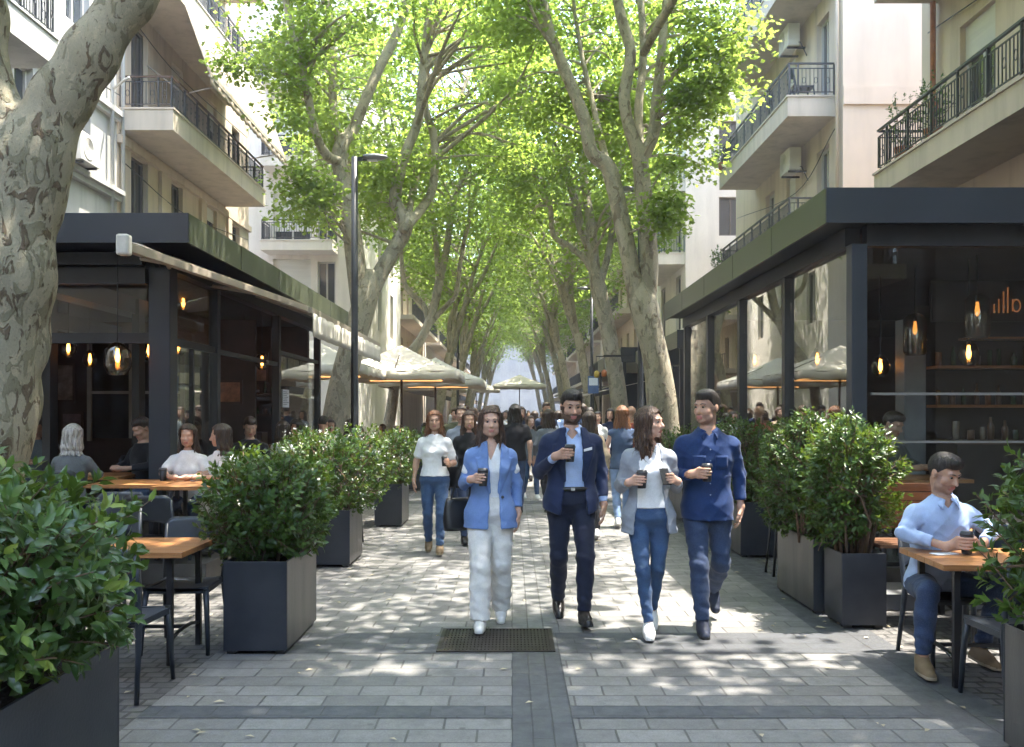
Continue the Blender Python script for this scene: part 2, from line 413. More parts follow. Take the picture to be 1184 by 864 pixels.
def bush_mesh(c, r, tips, per, L, W, seed, power=2.6, flat=.75, droop=.0, lo=-1.0, shell=.25):
    """leaf whorls at shoot tips through a rounded box volume; returns leaf arrays + stem tips"""
    g = np.random.default_rng(seed); P = []
    while len(P) < tips:
        q = g.uniform(-1, 1, 3)
        e = (abs(q) ** power).sum() ** (1 / power)
        if e > 1 or q[2] < lo: continue
        if g.random() > max(.12, (e - shell) / (1 - shell)) : continue
        bump = 1 + .10 * math.sin(4 * q[0] + seed) + .09 * math.sin(5 * q[1] + 2 * q[2] + seed)
        if e > .8 and g.random() < .25: bump *= g.uniform(1.0, 1.09)
        P.append(q * bump)
    P = np.array(P); tip = np.array(c) + P * np.array(r)
    out = unit(P * np.array([1, 1, .9]) + np.array([0, 0, .55]) + g.normal(0, .28, P.shape))
    n = len(tip) * per
    ax = np.repeat(out, per, 0); base = np.repeat(tip, per, 0)
    rnd = unit(np.cross(ax, g.normal(0, 1, (n, 3))))
    spread = g.uniform(.55, 1.5, (n, 1)) * flat / .75
    d = unit(ax + rnd * spread + np.array([0, 0, -droop]))
    nrm = unit(ax * 1.0 - rnd * .4 + g.normal(0, .25, (n, 3)))
    back = g.uniform(0, 1, (n, 1)) ** 1.3
    pos = base - ax * back * L * 1.9 + rnd * .006
    size = (1.05 - .35 * (1 - back[:, 0])) * g.uniform(.65, 1.2, n)
    young = np.repeat(g.random(len(tip)) < .13, per) * (1 - back[:, 0]) * 1.0
    t = np.clip(np.repeat(g.uniform(.0, .75, len(tip)), per) + g.normal(0, .14, n) + young * .45, 0, 1)
    return leaves(pos, d, nrm, L * size, W * size, LEAF_T, LEAF_F, t), tip, out

def shrub(name, label, group, c, r, ground, tips, per, L, W, seed, mat, blossom=0, lo=-1.0, droop=0.0, flat=.75, stems=14, power=2.6):
    root = empty(name, (c[0], c[1], ground), 0, label, 'shrub', group)
    cl = (0, 0, c[2] - ground)
    (V, F, t), tip, out = bush_mesh(cl, r, tips, per, L, W, seed, power, flat, droop, lo)
    np_mesh('foliage', V, F, [mat], root, tint=t)
    b = MB(); g = random.Random(seed)
    for i in range(stems):
        x, y = g.uniform(-.6, .6) * r[0], g.uniform(-.7, .7) * r[1]
        e = tip[g.randrange(len(tip))]
        b.tube([(x * .55, y * .55, -.02), (x * .8, y * .8, cl[2] * .45), (x * .6 + e[0] * .4, y * .6 + e[1] * .4, cl[2] * .8), tuple(e)], [.014, .011, .008, .004], 6, 0)
    for e, o in list(zip(tip, out))[::3]:
        b.tube([tuple(e - o * L * 3.2 - np.array([0, 0, .03])), tuple(e - o * L * 1.2), tuple(e)], [.004, .003, .002], 4, 0, False)
    b.build('stem', MT['twig'], root)
    if blossom:
        gg = np.random.default_rng(seed + 5); ii = gg.choice(len(tip), blossom)
        n = blossom * 5; p = np.repeat(tip[ii] + out[ii] * .012, 5, 0) + gg.normal(0, .014, (n, 3)); d = unit(np.repeat(out[ii], 5, 0) + gg.normal(0, .8, (n, 3)))
        V, F, t = leaves(p, d, gg.normal(0, 1, (n, 3)), np.full(n, .022), np.full(n, .02), QUAD_T, QUAD_F, np.zeros(n))
        np_mesh('blossom', V, F, [MT['blossom']], root)
    return root

def planter(x0, x1, y0, y1, h, label, side=1):
    """open metal trough; the flank toward the street is coloured lighter for its grazing reflection"""
    cx, cy = (x0 + x1) / 2, (y0 + y1) / 2; w, l = (x1 - x0) / 2, (y1 - y0) / 2
    root = empty('planter', (cx, cy, 0), 0, label, 'planter', 'dark metal planters along the promenade')
    b = MB(); t = .014
    b.box(-w, w, -l, -l + t, .025, h); b.box(-w, w, l - t, l, .025, h)
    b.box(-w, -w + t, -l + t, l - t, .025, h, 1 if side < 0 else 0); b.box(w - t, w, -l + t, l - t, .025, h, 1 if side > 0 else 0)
    b.box(-w + t, w - t, -l + t, l - t, .025, .05)
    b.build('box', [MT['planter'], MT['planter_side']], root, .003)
    for x in (-w + .05, w - .05):
        for y in (-l + .05, l - .05): b = MB(); b.box(x - .03, x + .03, y - .03, y + .03, 0, .0248); b.build('foot', MT['black'], root)
    s = MB(); N = 10
    def f(u, v): return ((-w + t + .001 + (2 * w - 2 * t - .002) * u, -l + t + .001 + (2 * l - 2 * t - .002) * v, h - .06 + .02 * math.sin(9 * u + 4 * v) * math.sin(3 * v * 5)), (0, 0, 1))
    s.sheet(f, N, N, .02); s.build('soil', MT['soil'], root)
    return root

SG = 'leafy shrubs growing in the planters'
planter(-2.75, -1.72, 2.6, 3.98, .65, 'large dark planter beside the plane tree trunk, closest one under the broad-leaved shrub', 0)
shrub('broadleaf_shrub', 'big glossy broad-leaved shrub filling the planter in front of the plane tree trunk', SG, (-2.30, 3.36, 1.05), (.84, .86, .47), .6, 1400, 9, .092, .041, 3, MT['leaf_big'], 0, -1, .05, .8, 26)
planter(-1.975, -1.54, 6.21, 7.15, .635, 'blue-grey planter beside the wooden table, its lighter flank facing the paving')
shrub('privet_shrub', 'rounded green shrub in the blue-grey planter beside the wooden table', SG, (-1.77, 6.66, .985), (.43, .58, .41), .58, 1050, 8, .062, .031, 4, MT['leaf_small'], 0, -1, .1, .75, 20)
planter(-2.2, -1.74, 9.73, 10.56, .61, 'grey planter under the pale-flowered shrub')
shrub('flowering_shrub', 'shrub with pale blossom clusters in the grey planter by the lamp post', SG, (-2.0, 10.1, 1.05), (.60, .62, .46), .56, 1050, 7, .062, .031, 5, MT['leaf_small'], 130, -1, .1, .75, 18)
planter(-2.0, -1.6, 13.2, 14.1, .62, 'narrow dark planter behind the woman in the white t-shirt')
shrub('privet_shrub', 'small neat shrub in the narrow planter behind the flowering shrub', SG, (-1.8, 13.6, 1.0), (.42, .60, .42), .56, 560, 7, .06, .028, 6, MT['leaf_small'], 0, -1, .1, .75, 14)
planter(-2.5, -1.3, 19.4, 19.9, .6, 'low planter under the cream umbrellas')
shrub('privet_shrub', 'low yellowish hedge shrub in the planter below the cream umbrellas', SG, (-1.7, 19.6, .98), (.95, .36, .40), .55, 500, 7, .075, .034, 7, MT['leaf_small'], 0, -1, .1)
planter(2.48, 2.97, 7.47, 8.49, .61, 'wide planter with a reflection-tinted brownish flank beside the glass corner', -1)
shrub('fine_leaved_shrub', 'bushy narrow-leaved shrub with yellowish tips in the wide planter at the glass corner', SG, (2.60, 8.05, 1.12), (.46, .62, .53), .56, 1200, 8, .066, .026, 8, MT['leaf_small'], 0, -1, .25, .8, 20)
planter(2.53, 2.87, 6.96, 7.36, .575, 'small square planter standing against the wide one')
shrub('fine_leaved_shrub', 'dark narrow-leaved shrub with bare stems in the small square planter', SG, (2.68, 7.18, 1.14), (.40, .34, .50), .53, 700, 8, .070, .026, 9, MT['leaf_small'], 0, -.9, .3, .8, 16)
planter(2.62, 3.05, 10.4, 11.3, .63, 'dark planter behind the man in the navy shirt', -1)
shrub('privet_shrub', 'green shrub behind the man in the navy shirt', SG, (2.75, 10.8, 1.12), (.46, .62, .52), .58, 640, 7, .062, .026, 10, MT['leaf_small'], 0, -1, .15, .75, 14)
planter(2.55, 2.95, 13.6, 15.4, .62, 'long planter along the far glass panes', -1)
shrub('privet_shrub', 'low shrub along the far glass panes by the leaning plane tree', SG, (2.62, 14.4, 1.02), (.42, .95, .42), .58, 520, 7, .07, .03, 12, MT['leaf_small'], 0, -1, .15, .75, 12)
planter(2.434, 3.1, 3.5, 4.5, .61, 'black planter in front of the seated man and his table', -1)
shrub('fine_leaved_shrub', 'tall shrub with reddish stems in the black planter by the seated man', SG, (2.66, 4.10, 1.08), (.46, .46, .54), .55, 820, 8, .072, .030, 13, MT['leaf_small'], 0, -1, .2, .8, 18)

# ------------------------------------------------------------------ plane trees
def resample(limb, n=5):
    q = catmull([(*p, r) for p, r in limb], n)
    return [(Vector(a[:3]), max(a[3], .008)) for a in q]

def crown_leaves(cl, nper, size, seed, T, Fc):
    g = np.random.default_rng(seed)
    n = len(cl) * nper
    cc = np.repeat(np.array([c[0] for c in cl]), nper, 0); rr = np.repeat(np.array([c[1] for c in cl]), nper)
    off = g.normal(0, .48, (n, 3)); ln = np.linalg.norm(off, axis=1, keepdims=True); off = off / np.maximum(1, ln / 1.15)
    off[:, 2] *= .62
    pos = cc + off * rr[:, None]
    pos[:, 2] -= .10 * (off[:, 0] ** 2 + off[:, 1] ** 2) * rr
    d = unit(off * np.array([1, 1, .3]) + g.normal(0, .6, (n, 3)) + np.array([0, 0, -.35]))
    nr = unit(np.array([0, 0, 1.0]) + g.normal(0, .42, (n, 3)))
    L = size * g.uniform(.6, 1.25, n); t = np.clip(np.repeat(g.uniform(.2, .8, len(cl)), nper) + g.normal(0, .17, n), 0, 1)
    return leaves(pos, d, nr, L, L * 1.0, T, Fc, t)

def clumps(c, r, n, seed, rad=(.55, 1.0), inner=.45, keep=None):
    g = np.random.default_rng(seed); out = []
    while len(out) < n:
        q = g.normal(0, 1, 3); q /= np.linalg.norm(q); e = g.uniform(inner, 1) ** .6
        p = np.array(c) + q * e * np.array(r) * (1 + .12 * math.sin(3 * q[0] + 5 * q[2] + seed))
        if keep and not keep(p): continue
        out.append((p, g.uniform(*rad)))
    return out

def add_twigs(b, pts, cl, seed, m=0):
    P = np.array([tuple(p) for p, r in pts]); g = random.Random(seed)
    for c, rad in cl:
        w = (np.linalg.norm(P - c, axis=1) + 1.2 * np.maximum(P[:, 2] - c[2], 0)) * np.array([g.uniform(.75, 1.35) for _ in range(len(P))])
        i = int(np.argmin(w)); a = P[i]; L = np.linalg.norm(c - a)
        if L < .2 or L > 5: continue
        r0 = min(pts[i][1] * .6, .012 + .014 * L)
        mid = a * .5 + c * .5 + np.array([g.uniform(-.15, .15) * L, g.uniform(-.15, .15) * L, g.uniform(.02, .16) * L])
        q = catmull([a, mid, c], 3)
        b.tube([tuple(x) for x in q], [r0 * (1 - .8 * k / (len(q) - 1)) for k in range(len(q))], 5, m, False)

def tree(label, limbs, cl, seed, nper=150, lsize=.15, T=LOBE_T, Fc=LOBE_F, wob=.035, n=14, mat=None, trunk_fn=None):
    base = limbs[0][0][0]
    root = empty('plane_tree', (base[0], base[1], 0), 0, label, 'tree', 'plane trees lining the promenade')
    off = Vector((base[0], base[1], 0)); b = MB(); pts = []
    for i, lm in enumerate(limbs):
        q = resample([((p[0] - off.x, p[1] - off.y, p[2]), r) for p, r in lm])
        q = [(p, r * .80) for p, r in q]
        pts += q[2:] if i == 0 else q
        if trunk_fn is None or i >= trunk_fn:
            b.tube([tuple(p) for p, r in q], [r for p, r in q], n if i < 3 else 9, 0, True, wob, seed + i)
    cl = [(c - np.array([off.x, off.y, 0]), r) for c, r in cl]
    add_twigs(b, pts, cl, seed)
    t = b.build('trunk', mat or MT['bark'], root)
    V, F, tt = crown_leaves(cl, nper, lsize, seed + 50, T, Fc)
    np_mesh('crown', V, F, [MT['leaf_tree']], root, tint=tt, smooth=False)
    return root, limbs

def path(Y, *pts):       # (x, y, radius[, extra depth])
    return [(tuple(px(p[0], p[1], Y + (p[3] if len(p) > 3 else 0))), p[2]) for p in pts]
# ------------------------------------------------------------------ implicit modelling (smooth unions -> one continuous mesh)
class Vol:
    def __init__(s, lo, hi, h):
        s.lo = np.array(lo, float); s.h = h
        n = np.ceil((np.array(hi) - s.lo) / h).astype(int) + 1
        s.ax = [(s.lo[i] + h * np.arange(n[i])).astype(np.float32) for i in range(3)]
        s.d = np.full(n, .5, np.float32)
    def put(s, c0, c1, fn, k=.02, mode=0, pad=.03):
        sl = []
        for i in range(3):
            a = int(np.searchsorted(s.ax[i], min(c0[i], c1[i]) - pad - k)); b = int(np.searchsorted(s.ax[i], max(c0[i], c1[i]) + pad + k))
            if b - a < 1: return s
            sl.append(slice(a, b))
        sl = tuple(sl)
        X = s.ax[0][sl[0]][:, None, None]; Y = s.ax[1][sl[1]][None, :, None]; Z = s.ax[2][sl[2]][None, None, :]
        d = fn(X, Y, Z).astype(np.float32); a = s.d[sl]
        if mode == 0: hh = np.maximum(k - np.abs(a - d), 0) / k; s.d[sl] = np.minimum(a, d) - hh * hh * k * .25
        elif mode == 1: d = -d; hh = np.maximum(k - np.abs(a - d), 0) / k; s.d[sl] = np.maximum(a, d) + hh * hh * k * .25
        elif mode == 2: hh = np.maximum(k - np.abs(a - d), 0) / k; s.d[sl] = np.maximum(a, d) + hh * hh * k * .25
        elif mode == 3: s.d[sl] = a + d                      # displacement
        return s
    def cone(s, a, b, ra, rb, k=.02, mode=0):
        a = np.array(a, float); b = np.array(b, float); ba = b - a; q = max(float(ba @ ba), 1e-9); r = max(ra, rb)
        def f(X, Y, Z):
            t = np.clip(((X - a[0]) * ba[0] + (Y - a[1]) * ba[1] + (Z - a[2]) * ba[2]) / q, 0, 1)
            return np.sqrt((X - a[0] - t * ba[0]) ** 2 + (Y - a[1] - t * ba[1]) ** 2 + (Z - a[2] - t * ba[2]) ** 2) - (ra + (rb - ra) * t)
        return s.put(np.minimum(a, b) - r, np.maximum(a, b) + r, f, k, mode)
    def chain(s, P, rs, k=.02, mode=0):
        for i in range(len(P) - 1): s.cone(P[i], P[i + 1], rs[i], rs[i + 1], k, mode)
        return s
    def ell(s, c, r, k=.02, mode=0, M=None):
        c = np.array(c, float); r = np.array(r, float); m = r.max(); A = np.eye(3) if M is None else np.array(M)
        def f(X, Y, Z):
            x, y, z = X - c[0], Y - c[1], Z - c[2]
            u = A[0, 0] * x + A[1, 0] * y + A[2, 0] * z; v = A[0, 1] * x + A[1, 1] * y + A[2, 1] * z; w = A[0, 2] * x + A[1, 2] * y + A[2, 2] * z
            k0 = np.sqrt((u / r[0]) ** 2 + (v / r[1]) ** 2 + (w / r[2]) ** 2); k1 = np.sqrt((u / r[0] ** 2) ** 2 + (v / r[1] ** 2) ** 2 + (w / r[2] ** 2) ** 2)
            return k0 * (k0 - 1) / np.maximum(k1, 1e-5)
        return s.put(c - m, c + m, f, k, mode)
    def stack(s, rows, k=.02, mode=0, p=2.3):              # rows of (z, cx, cy, rx, ry)
        rows = np.array(sorted(rows), float); z = rows[:, 0]; mx = rows[:, 3].max(); my = rows[:, 4].max()
        def f(X, Y, Z):
            zz = Z.ravel()
            def it(c):                                      # smooth interpolation
                y = np.interp(zz, z, rows[:, c]); w = 2; 
                return y[None, None, :].astype(np.float32)
            rx, ry = it(3), it(4)
            q = ((np.abs(X - it(1)) / rx) ** p + (np.abs(Y - it(2)) / ry) ** p) ** (1 / p)
            d = (q - 1) * np.minimum(rx, ry)
            return np.maximum(d, np.maximum(z[0] - Z, Z - z[-1]))
        c0 = (rows[:, 1].min() - mx, rows[:, 2].min() - my, z[0]); c1 = (rows[:, 1].max() + mx, rows[:, 2].max() + my, z[-1])
        return s.put(c0, c1, f, k, mode)
    def wrinkle(s, amp, seed, fr=60, ridge=False):
        g = np.random.default_rng(seed); X = s.ax[0][:, None, None]; Y = s.ax[1][None, :, None]; Z = s.ax[2][None, None, :]
        for i in range(4):
            w = g.normal(0, 1, 3); w[2] *= 1.7; w = w / np.linalg.norm(w) * fr * g.uniform(.6, 1.5)
            q = w[0] * X + g.uniform(0, 6) + 1.5 * np.sin(fr * .2 * Y + i) + w[1] * Y + w[2] * Z + 1.3 * np.sin(fr * .24 * Z + 2 * i); s.d += (amp * ((1 - np.abs(np.sin(q * .5))) ** 1.6 * -1.5 + .5 if ridge else np.sin(q))).astype(np.float32) * (.8 if ridge else .5)
        return s
    def mesh(s):
        d = s.d; sg = d < 0; nx, ny, nz = d.shape
        c = np.zeros((nx - 1, ny - 1, nz - 1), np.int8)
        for i in (0, 1):
            for j in (0, 1):
                for k in (0, 1): c += sg[i:nx - 1 + i, j:ny - 1 + j, k:nz - 1 + k]
        mix = (c > 0) & (c < 8); idx = np.argwhere(mix)
        acc = np.zeros((len(idx), 3)); cnt = np.zeros(len(idx))
        cor = [(i, j, k) for i in (0, 1) for j in (0, 1) for k in (0, 1)]
        val = {q: d[idx[:, 0] + q[0], idx[:, 1] + q[1], idx[:, 2] + q[2]] for q in cor}
        for q in cor:
            for a in range(3):
                if q[a] == 0:
                    p = list(q); p[a] = 1; v0, v1 = val[q], val[tuple(p)]; m = (v0 < 0) != (v1 < 0)
                    t = v0[m] / (v0[m] - v1[m]); pt = np.tile(np.array(q, float), (m.sum(), 1)); pt[:, a] += t
                    acc[m] += pt; cnt[m] += 1
        V = s.lo + s.h * (idx + acc / cnt[:, None])
        vid = np.full(mix.shape, -1, np.int32); vid[mix] = np.arange(len(idx)); Fs = []
        for a in range(3):
            b, e = [(1, 2), (2, 0), (0, 1)][a]
            s0 = [slice(1, -1)] * 3; s0[a] = slice(0, -1); s1 = list(s0); s1[a] = slice(1, None)
            A, B = sg[tuple(s0)], sg[tuple(s1)]
            for flip in (0, 1):
                m = (A & ~B) if flip == 0 else (~A & B); q = np.argwhere(m)
                if not len(q): continue
                o = np.ones(3, int); o[a] = 0; q = q + o
                def cell(db, de): r = q.copy(); r[:, b] += db; r[:, e] += de; return vid[r[:, 0], r[:, 1], r[:, 2]]
                f = np.stack([cell(-1, -1), cell(0, -1), cell(0, 0), cell(-1, 0)], 1)
                Fs.append(f if flip == 0 else f[:, ::-1])
        return V, np.concatenate(Fs)

# ------------------------------------------------------------------ people
SKIN = {'light': skinmat('skin_light', (.56, .36, .27)), 'tan': skinmat('skin_tan', (.47, .29, .205)), 'warm': skinmat('skin_warm', (.51, .32, .23))}
MT['stubble'] = plain('beard_stubble', (.10, .062, .045), .8, 0, .3, 60, .4, 300, bd=.002)
MT['stubble_soft'] = plain('shaved_chin', (.30, .18, .13), .65, 0, .15, 40)
MT['lip'] = plain('lips', (.36, .13, .11), .4, 0, .1, 20)
MT['eyewhite'] = plain('eye_white', (.26, .24, .22), .25, 0, .02, 5)
MT['iris'] = plain('iris', (.03, .018, .012), .15)
HAIR = {'black': hairmat('hair_black', (.006, .005, .005), (.028, .022, .018)), 'brown': hairmat('hair_brown', (.022, .011, .007), (.085, .045, .026)),
        'auburn': hairmat('hair_auburn', (.06, .022, .010), (.20, .085, .035)), 'dark': hairmat('hair_dark', (.010, .007, .005), (.045, .027, .017)),
        'grey': hairmat('hair_grey', (.20, .19, .18), (.45, .43, .40))}
SOLE = {'white': plain('white_sole', (.62, .61, .58), .6), 'black': plain('black_sole', (.02, .02, .02), .6), 'tan': plain('tan_sole', (.32, .26, .18), .7)}
SHOE = {'white': plain('white_leather', (.66, .65, .62), .45, 0, .08, 12, .2, 60), 'black': plain('black_leather', (.016, .014, .013), .3, 0, .2, 12, .2, 60),
        'navy': plain('navy_suede', (.014, .02, .04), .7, 0, .2, 12), 'brown': plain('brown_suede', (.17, .115, .06), .8, 0, .2, 12, .3, 90)}

MALE = dict(t=[(-.07, .150, .110), (0, .170, .122), (.09, .158, .112), (.17, .150, .106), (.30, .168, .116), (.41, .180, .120), (.47, .162, .106), (.53, .105, .082), (.60, .060, .062)],
            sh=.180, hip=.090, hd=1.06, arm=1.0)
FEM = dict(t=[(-.07, .158, .115), (0, .176, .125), (.09, .150, .108), (.18, .126, .092), (.30, .146, .100), (.40, .152, .103), (.46, .138, .092), (.53, .086, .070), (.60, .048, .053)],
           sh=.155, hip=.092, hd=1.02, arm=.86)

def rotm(yaw, pitch, roll=0):
    return np.array(Matrix.Rotation(yaw, 3, 'Z') @ Matrix.Rotation(pitch, 3, 'X') @ Matrix.Rotation(roll, 3, 'Y'))

class Person:
    """nominal 1.8 m figure facing -Y, x to the viewer's right; all meshes scaled by H/1.8"""
    def __init__(s, label, cat='person', group=None, H=1.8, fem=False, hip=(0, 0, .93), lean=0.0, legs=None, arms=None, yaw=0, pitch=0, skin='light', bare=False, vox=.0055, sway=0.0, simple=False, sit=False):
        s.B = FEM if fem else MALE; s.fem = fem; s.H = H; s.s = H / 1.8; s.hip = np.array(hip, float); s.lean = lean; s.vox = vox; s.simple = simple
        s.legs = legs; s.arms = arms; s.skin = skin; s.label = label; s.sway = sway; s.sit = sit; s.bare = bare
        s.root = empty('person', (0, 0, 0), 0, label, cat, group)
        nb = s.ax(.60); s.neck = nb
        s.R = rotm(yaw, pitch); k = s.B['hd']
        s.head = nb + np.array([0, -.012, .155 * k]) + (s.R @ np.array([0, -.02, 0])) * .6
        s.hk = k; s.zmin = 9
        s.sho = [np.array([sg * s.B['sh'], 0, 0]) + s.ax(.474) for sg in (-1, 1)]
        s.hj = [np.array([sg * s.B['hip'], 0, -.02]) + s.hip for sg in (-1, 1)]
    def ax(s, z): return s.hip + np.array([s.sway * z, s.lean * z, z])
    def rows(s, off, z0=-9, z1=9, rx=1.0, ry=1.0, add=None):
        T = s.B['t']; zs = sorted(set([max(z0, T[0][0]) if z0 > -5 else T[0][0]] + [a[0] for a in T if z0 <= a[0] <= z1] + ([z1] if z1 < 5 else [])))
        if z0 > -5 and z0 < T[0][0]: zs = [z0] + zs
        out = []
        za = [a[0] for a in T]; xa = [a[1] for a in T]; ya = [a[2] for a in T]
        N = np.linspace(zs[0], zs[-1], 26)
        for z in N:
            # smooth the profile a little
            w = [np.interp(z + q, za, xa) for q in (-.03, 0, .03)]; v = [np.interp(z + q, za, ya) for q in (-.03, 0, .03)]
            c = s.ax(z); e = add(z) if add else 0
            out.append((c[2], c[0], c[1], np.mean(w) * rx + off + e, np.mean(v) * ry + off + e))
        return out
    def hx(s, p): return s.head + s.R @ (np.array(p, float) * s.hk)
    def grid(s, P, pad, h): P = np.array(P); return Vol(P.min(0) - pad, P.max(0) + pad, h)
    def out(s, name, V, mats, mi=None, parent=None):
        v, f = V.mesh() if isinstance(V, Vol) else V
        v = v * s.s; s.zmin = min(s.zmin, v[:, 2].min())
        return np_mesh(name, v, f, mats, parent or s.root, mi=mi)
    def joints(s):
        P = [s.head + [0, 0, .14], s.head - [0, 0, .14]]
        for a in s.arms: P += [a['e'], a['w'], a['w'] + np.array(a.get('c', a['w'])) * 0, np.array(a['w']) + np.array(a.get('d', (0, 0, -1))) * .2]
        for a in s.legs: P += [a['k'], a['a']]
        return [np.array(p, float) for p in P] + s.sho + s.hj + [s.hip]
    def body(s, beard=False, barearm=True, bald=False):
        V = s.grid(s.joints(), .13, s.vox); f = s.fem; am = s.B['arm']
        V.stack(s.rows(-.010, add=lambda z: -.085 * min(1, max(0, (.04 - z) / .10)) ** 1.2), .03)
        for i, a in enumerate(s.arms):
            sh = s.sho[i]; e = np.array(a['e'], float); w = np.array(a['w'], float); sg = (-1, 1)[i]
            V.cone(s.ax(.52), sh, .050, .050 * am, .05); cv = 1.0 if s.bare else .70; V.cone(sh, e, .050 * am * cv, .040 * am * cv, .03); V.cone(e, w, .040 * am * cv, .027 * am, .02)
            mid = e * .68 + w * .32; V.cone(e, mid, .040 * am * cv, .040 * am * cv, .03)
            s.hand(V, i, a)
        for i, l in enumerate(s.legs):
            h = s.hj[i]; k = np.array(l['k'], float); an = np.array(l['a'], float)
            lf = .88 if f else 1.0; V.cone(h, k, .080, .047 * lf, .04); V.cone(k, k * .62 + an * .38 + np.array([0, .015, 0]), .047 * lf, .048 * lf, .03); V.cone(k * .62 + an * .38 + np.array([0, .015, 0]), an, .047 * lf, .033 * lf, .03)
            fd = s.foot(l); V.cone(an, an + fd[0] * .10 + fd[1] * -.058, .028, .016, .01)
        # head
        k_ = s.hk; E = lambda c, r, k=.02, m=0: V.ell(s.hx(c), np.array(r) * k_, k, m, s.R)
        C = lambda a, b, ra, rb, k=.012, m=0: V.cone(s.hx(a), s.hx(b), ra * k_, rb * k_, k, m)
        V.cone(s.ax(.57), s.hx((0, .028, -.06)), .056 if not f else .047, .055 if not f else .045, .03)
        E((0, .015, .03), (.074, .097, .088)); jw = .032 if f else .038
        E((0, -.022, -.03), (.060, .072, .085), .02); C((-jw, -.028, -.075), (jw, -.028, -.075), .032, .032, .025)
        E((0, -.066, -.098), (.022 if f else .027, .022, .018), .02)
        if not s.simple or True:
            C((0, -.086, .006), (0, -.110, -.034), .008, .0125, .012); C((-.011, -.096, -.037), (.011, -.096, -.037), .0085, .0085, .008)
            C((-.036, -.079, .021), (.036, -.079, .021), .011, .011, .02)
            for sg in (-1, 1):
                E((sg * .031, -.101, .002), (.017, .016, .010), .014, 1); E((sg * .040, -.055, -.030), (.024, .026, .022), .02)
                E((sg * .076, .012, -.006), (.010, .021, .031), .012)
            C((-.017, -.086, -.066), (.017, -.086, -.066), .0075, .0075, .006); C((-.012, -.085, -.077), (.012, -.085, -.077), .008, .008, .006)
        v, F = V.mesh()
        ce = v[F].mean(1); q = (ce - s.head) @ s.R / k_
        mi = np.zeros(len(F), np.int32)
        mi[(abs(q[:, 0]) < .021) & (q[:, 1] < -.075) & (q[:, 2] < -.060) & (q[:, 2] > -.083)] = 1
        if beard:
            low = (q[:, 2] < -.045 - .25 * (q[:, 1] + .05) * 0) & (q[:, 2] > -.135) & (q[:, 1] < .005) & (abs(q[:, 0]) < .085)
            mous = (abs(q[:, 0]) < .03) & (q[:, 1] < -.08) & (q[:, 2] < -.046) & (q[:, 2] > -.062)
            side = (abs(q[:, 0]) > .05) & (q[:, 1] < .0) & (q[:, 1] > -.04) & (q[:, 2] < .0)
            lip = mi == 1; mi[((low & (q[:, 2] < -.052)) | mous | side) & (q[:, 2] > -.14) & ~lip] = 2
        b = s.out('body', (v, F), [SKIN[s.skin], MT['lip'], MT['stubble'] if beard == 2 else MT['stubble_soft']], mi)
        s.bodyobj = b
        if not s.simple:
            for sg in (-1, 1):
                e = MB(); c = s.hx((sg * .031, -.0815, .002)); r = .0108 * k_; n = 12
                vs = []; fs = []; ms = []
                for i in range(7):
                    th = math.pi * .62 * i / 6
                    for j in range(n):
                        g = 2 * math.pi * j / n
                        vs.append(tuple((c + s.R @ np.array([r * math.sin(th) * math.cos(g), -r * math.cos(th), r * .8 * math.sin(th) * math.sin(g)])) * s.s))
                for i in range(6):
                    for j in range(n): fs.append((i * n + j, i * n + (j + 1) % n, (i + 1) * n + (j + 1) % n, (i + 1) * n + j)); ms.append(1 if i < 3 else 0)
                e.v = vs; e.f = fs; e.m = ms; e.sm = [True] * len(fs)
                e.build('eye', [MT['eyewhite'], MT['iris']], s.root)
                w = MB(); w.tube([tuple(s.hx((sg * x, y, z)) * s.s) for x, y, z in ((.012, -.0935, .021), (.030, -.092, .027), (.050, -.078, .022))], [.0032 if not f else .0022, .0038 if not f else .0026, .002], 6)
                w.build('eyebrow', s.hairm if hasattr(s, 'hairm') else HAIR['dark'], s.root)
        return s
    def hand(s, V, i, a):
        w = np.array(a['w'], float); sg = (-1, 1)[i]; kk = .92 if s.fem else 1.0
        if s.simple:
            d = np.array(a.get('d', (0, -.1, -1)), float); d /= np.linalg.norm(d); V.cone(w, w + d * .09, .028 * kk, .034 * kk, .02); V.cone(w + d * .09, w + d * .165, .030 * kk, .014 * kk, .02); return
        if 'c' in a:                                      # closed round a cup of radius .038 standing at c
            c = np.array(a['c'], float); r = a.get('r', .040); th = a.get('th', math.pi if sg < 0 else 0.0); sw = 1 if sg < 0 else -1
            pd = np.array([math.cos(th), math.sin(th), 0]); pc = c + pd * (r + .016)
            for j in range(4):
                z = .034 - .021 * j; rr = r + .0085; P = [pc + np.array([0, 0, z * .9])]; L = (2.15, 2.4, 2.25, 1.75)[j]
                for q in (.35, .62, .85, 1.0): g = th + sw * L * q; P.append(c + np.array([math.cos(g) * rr, math.sin(g) * rr, z]))
                V.chain(P, np.array([.013, .0100, .0092, .0086, .0078]) * kk, .004)
                V.cone(w, P[0], .024 * kk, .014 * kk, .018)
            P = [w * .6 + pc * .4 + np.array([0, .01, .012])]
            for q in (.45, .95, 1.35): g = th - sw * q; P.append(c + np.array([math.cos(g) * (r + .009), math.sin(g) * (r + .009), .022 + .008 * q]))
            V.chain(P, np.array([.016, .0125, .0110, .0095]) * kk, .008)
        else:                                             # relaxed, slightly curled
            L = np.array(a.get('d', (0, -.1, -1)), float); L /= np.linalg.norm(L)
            N = np.array([-sg, .15, 0.0]); N = N - L * (N @ L); N /= np.linalg.norm(N); W = np.cross(L, N) * (-1 if sg > 0 else 1)
            if W[1] > 0: W = -W
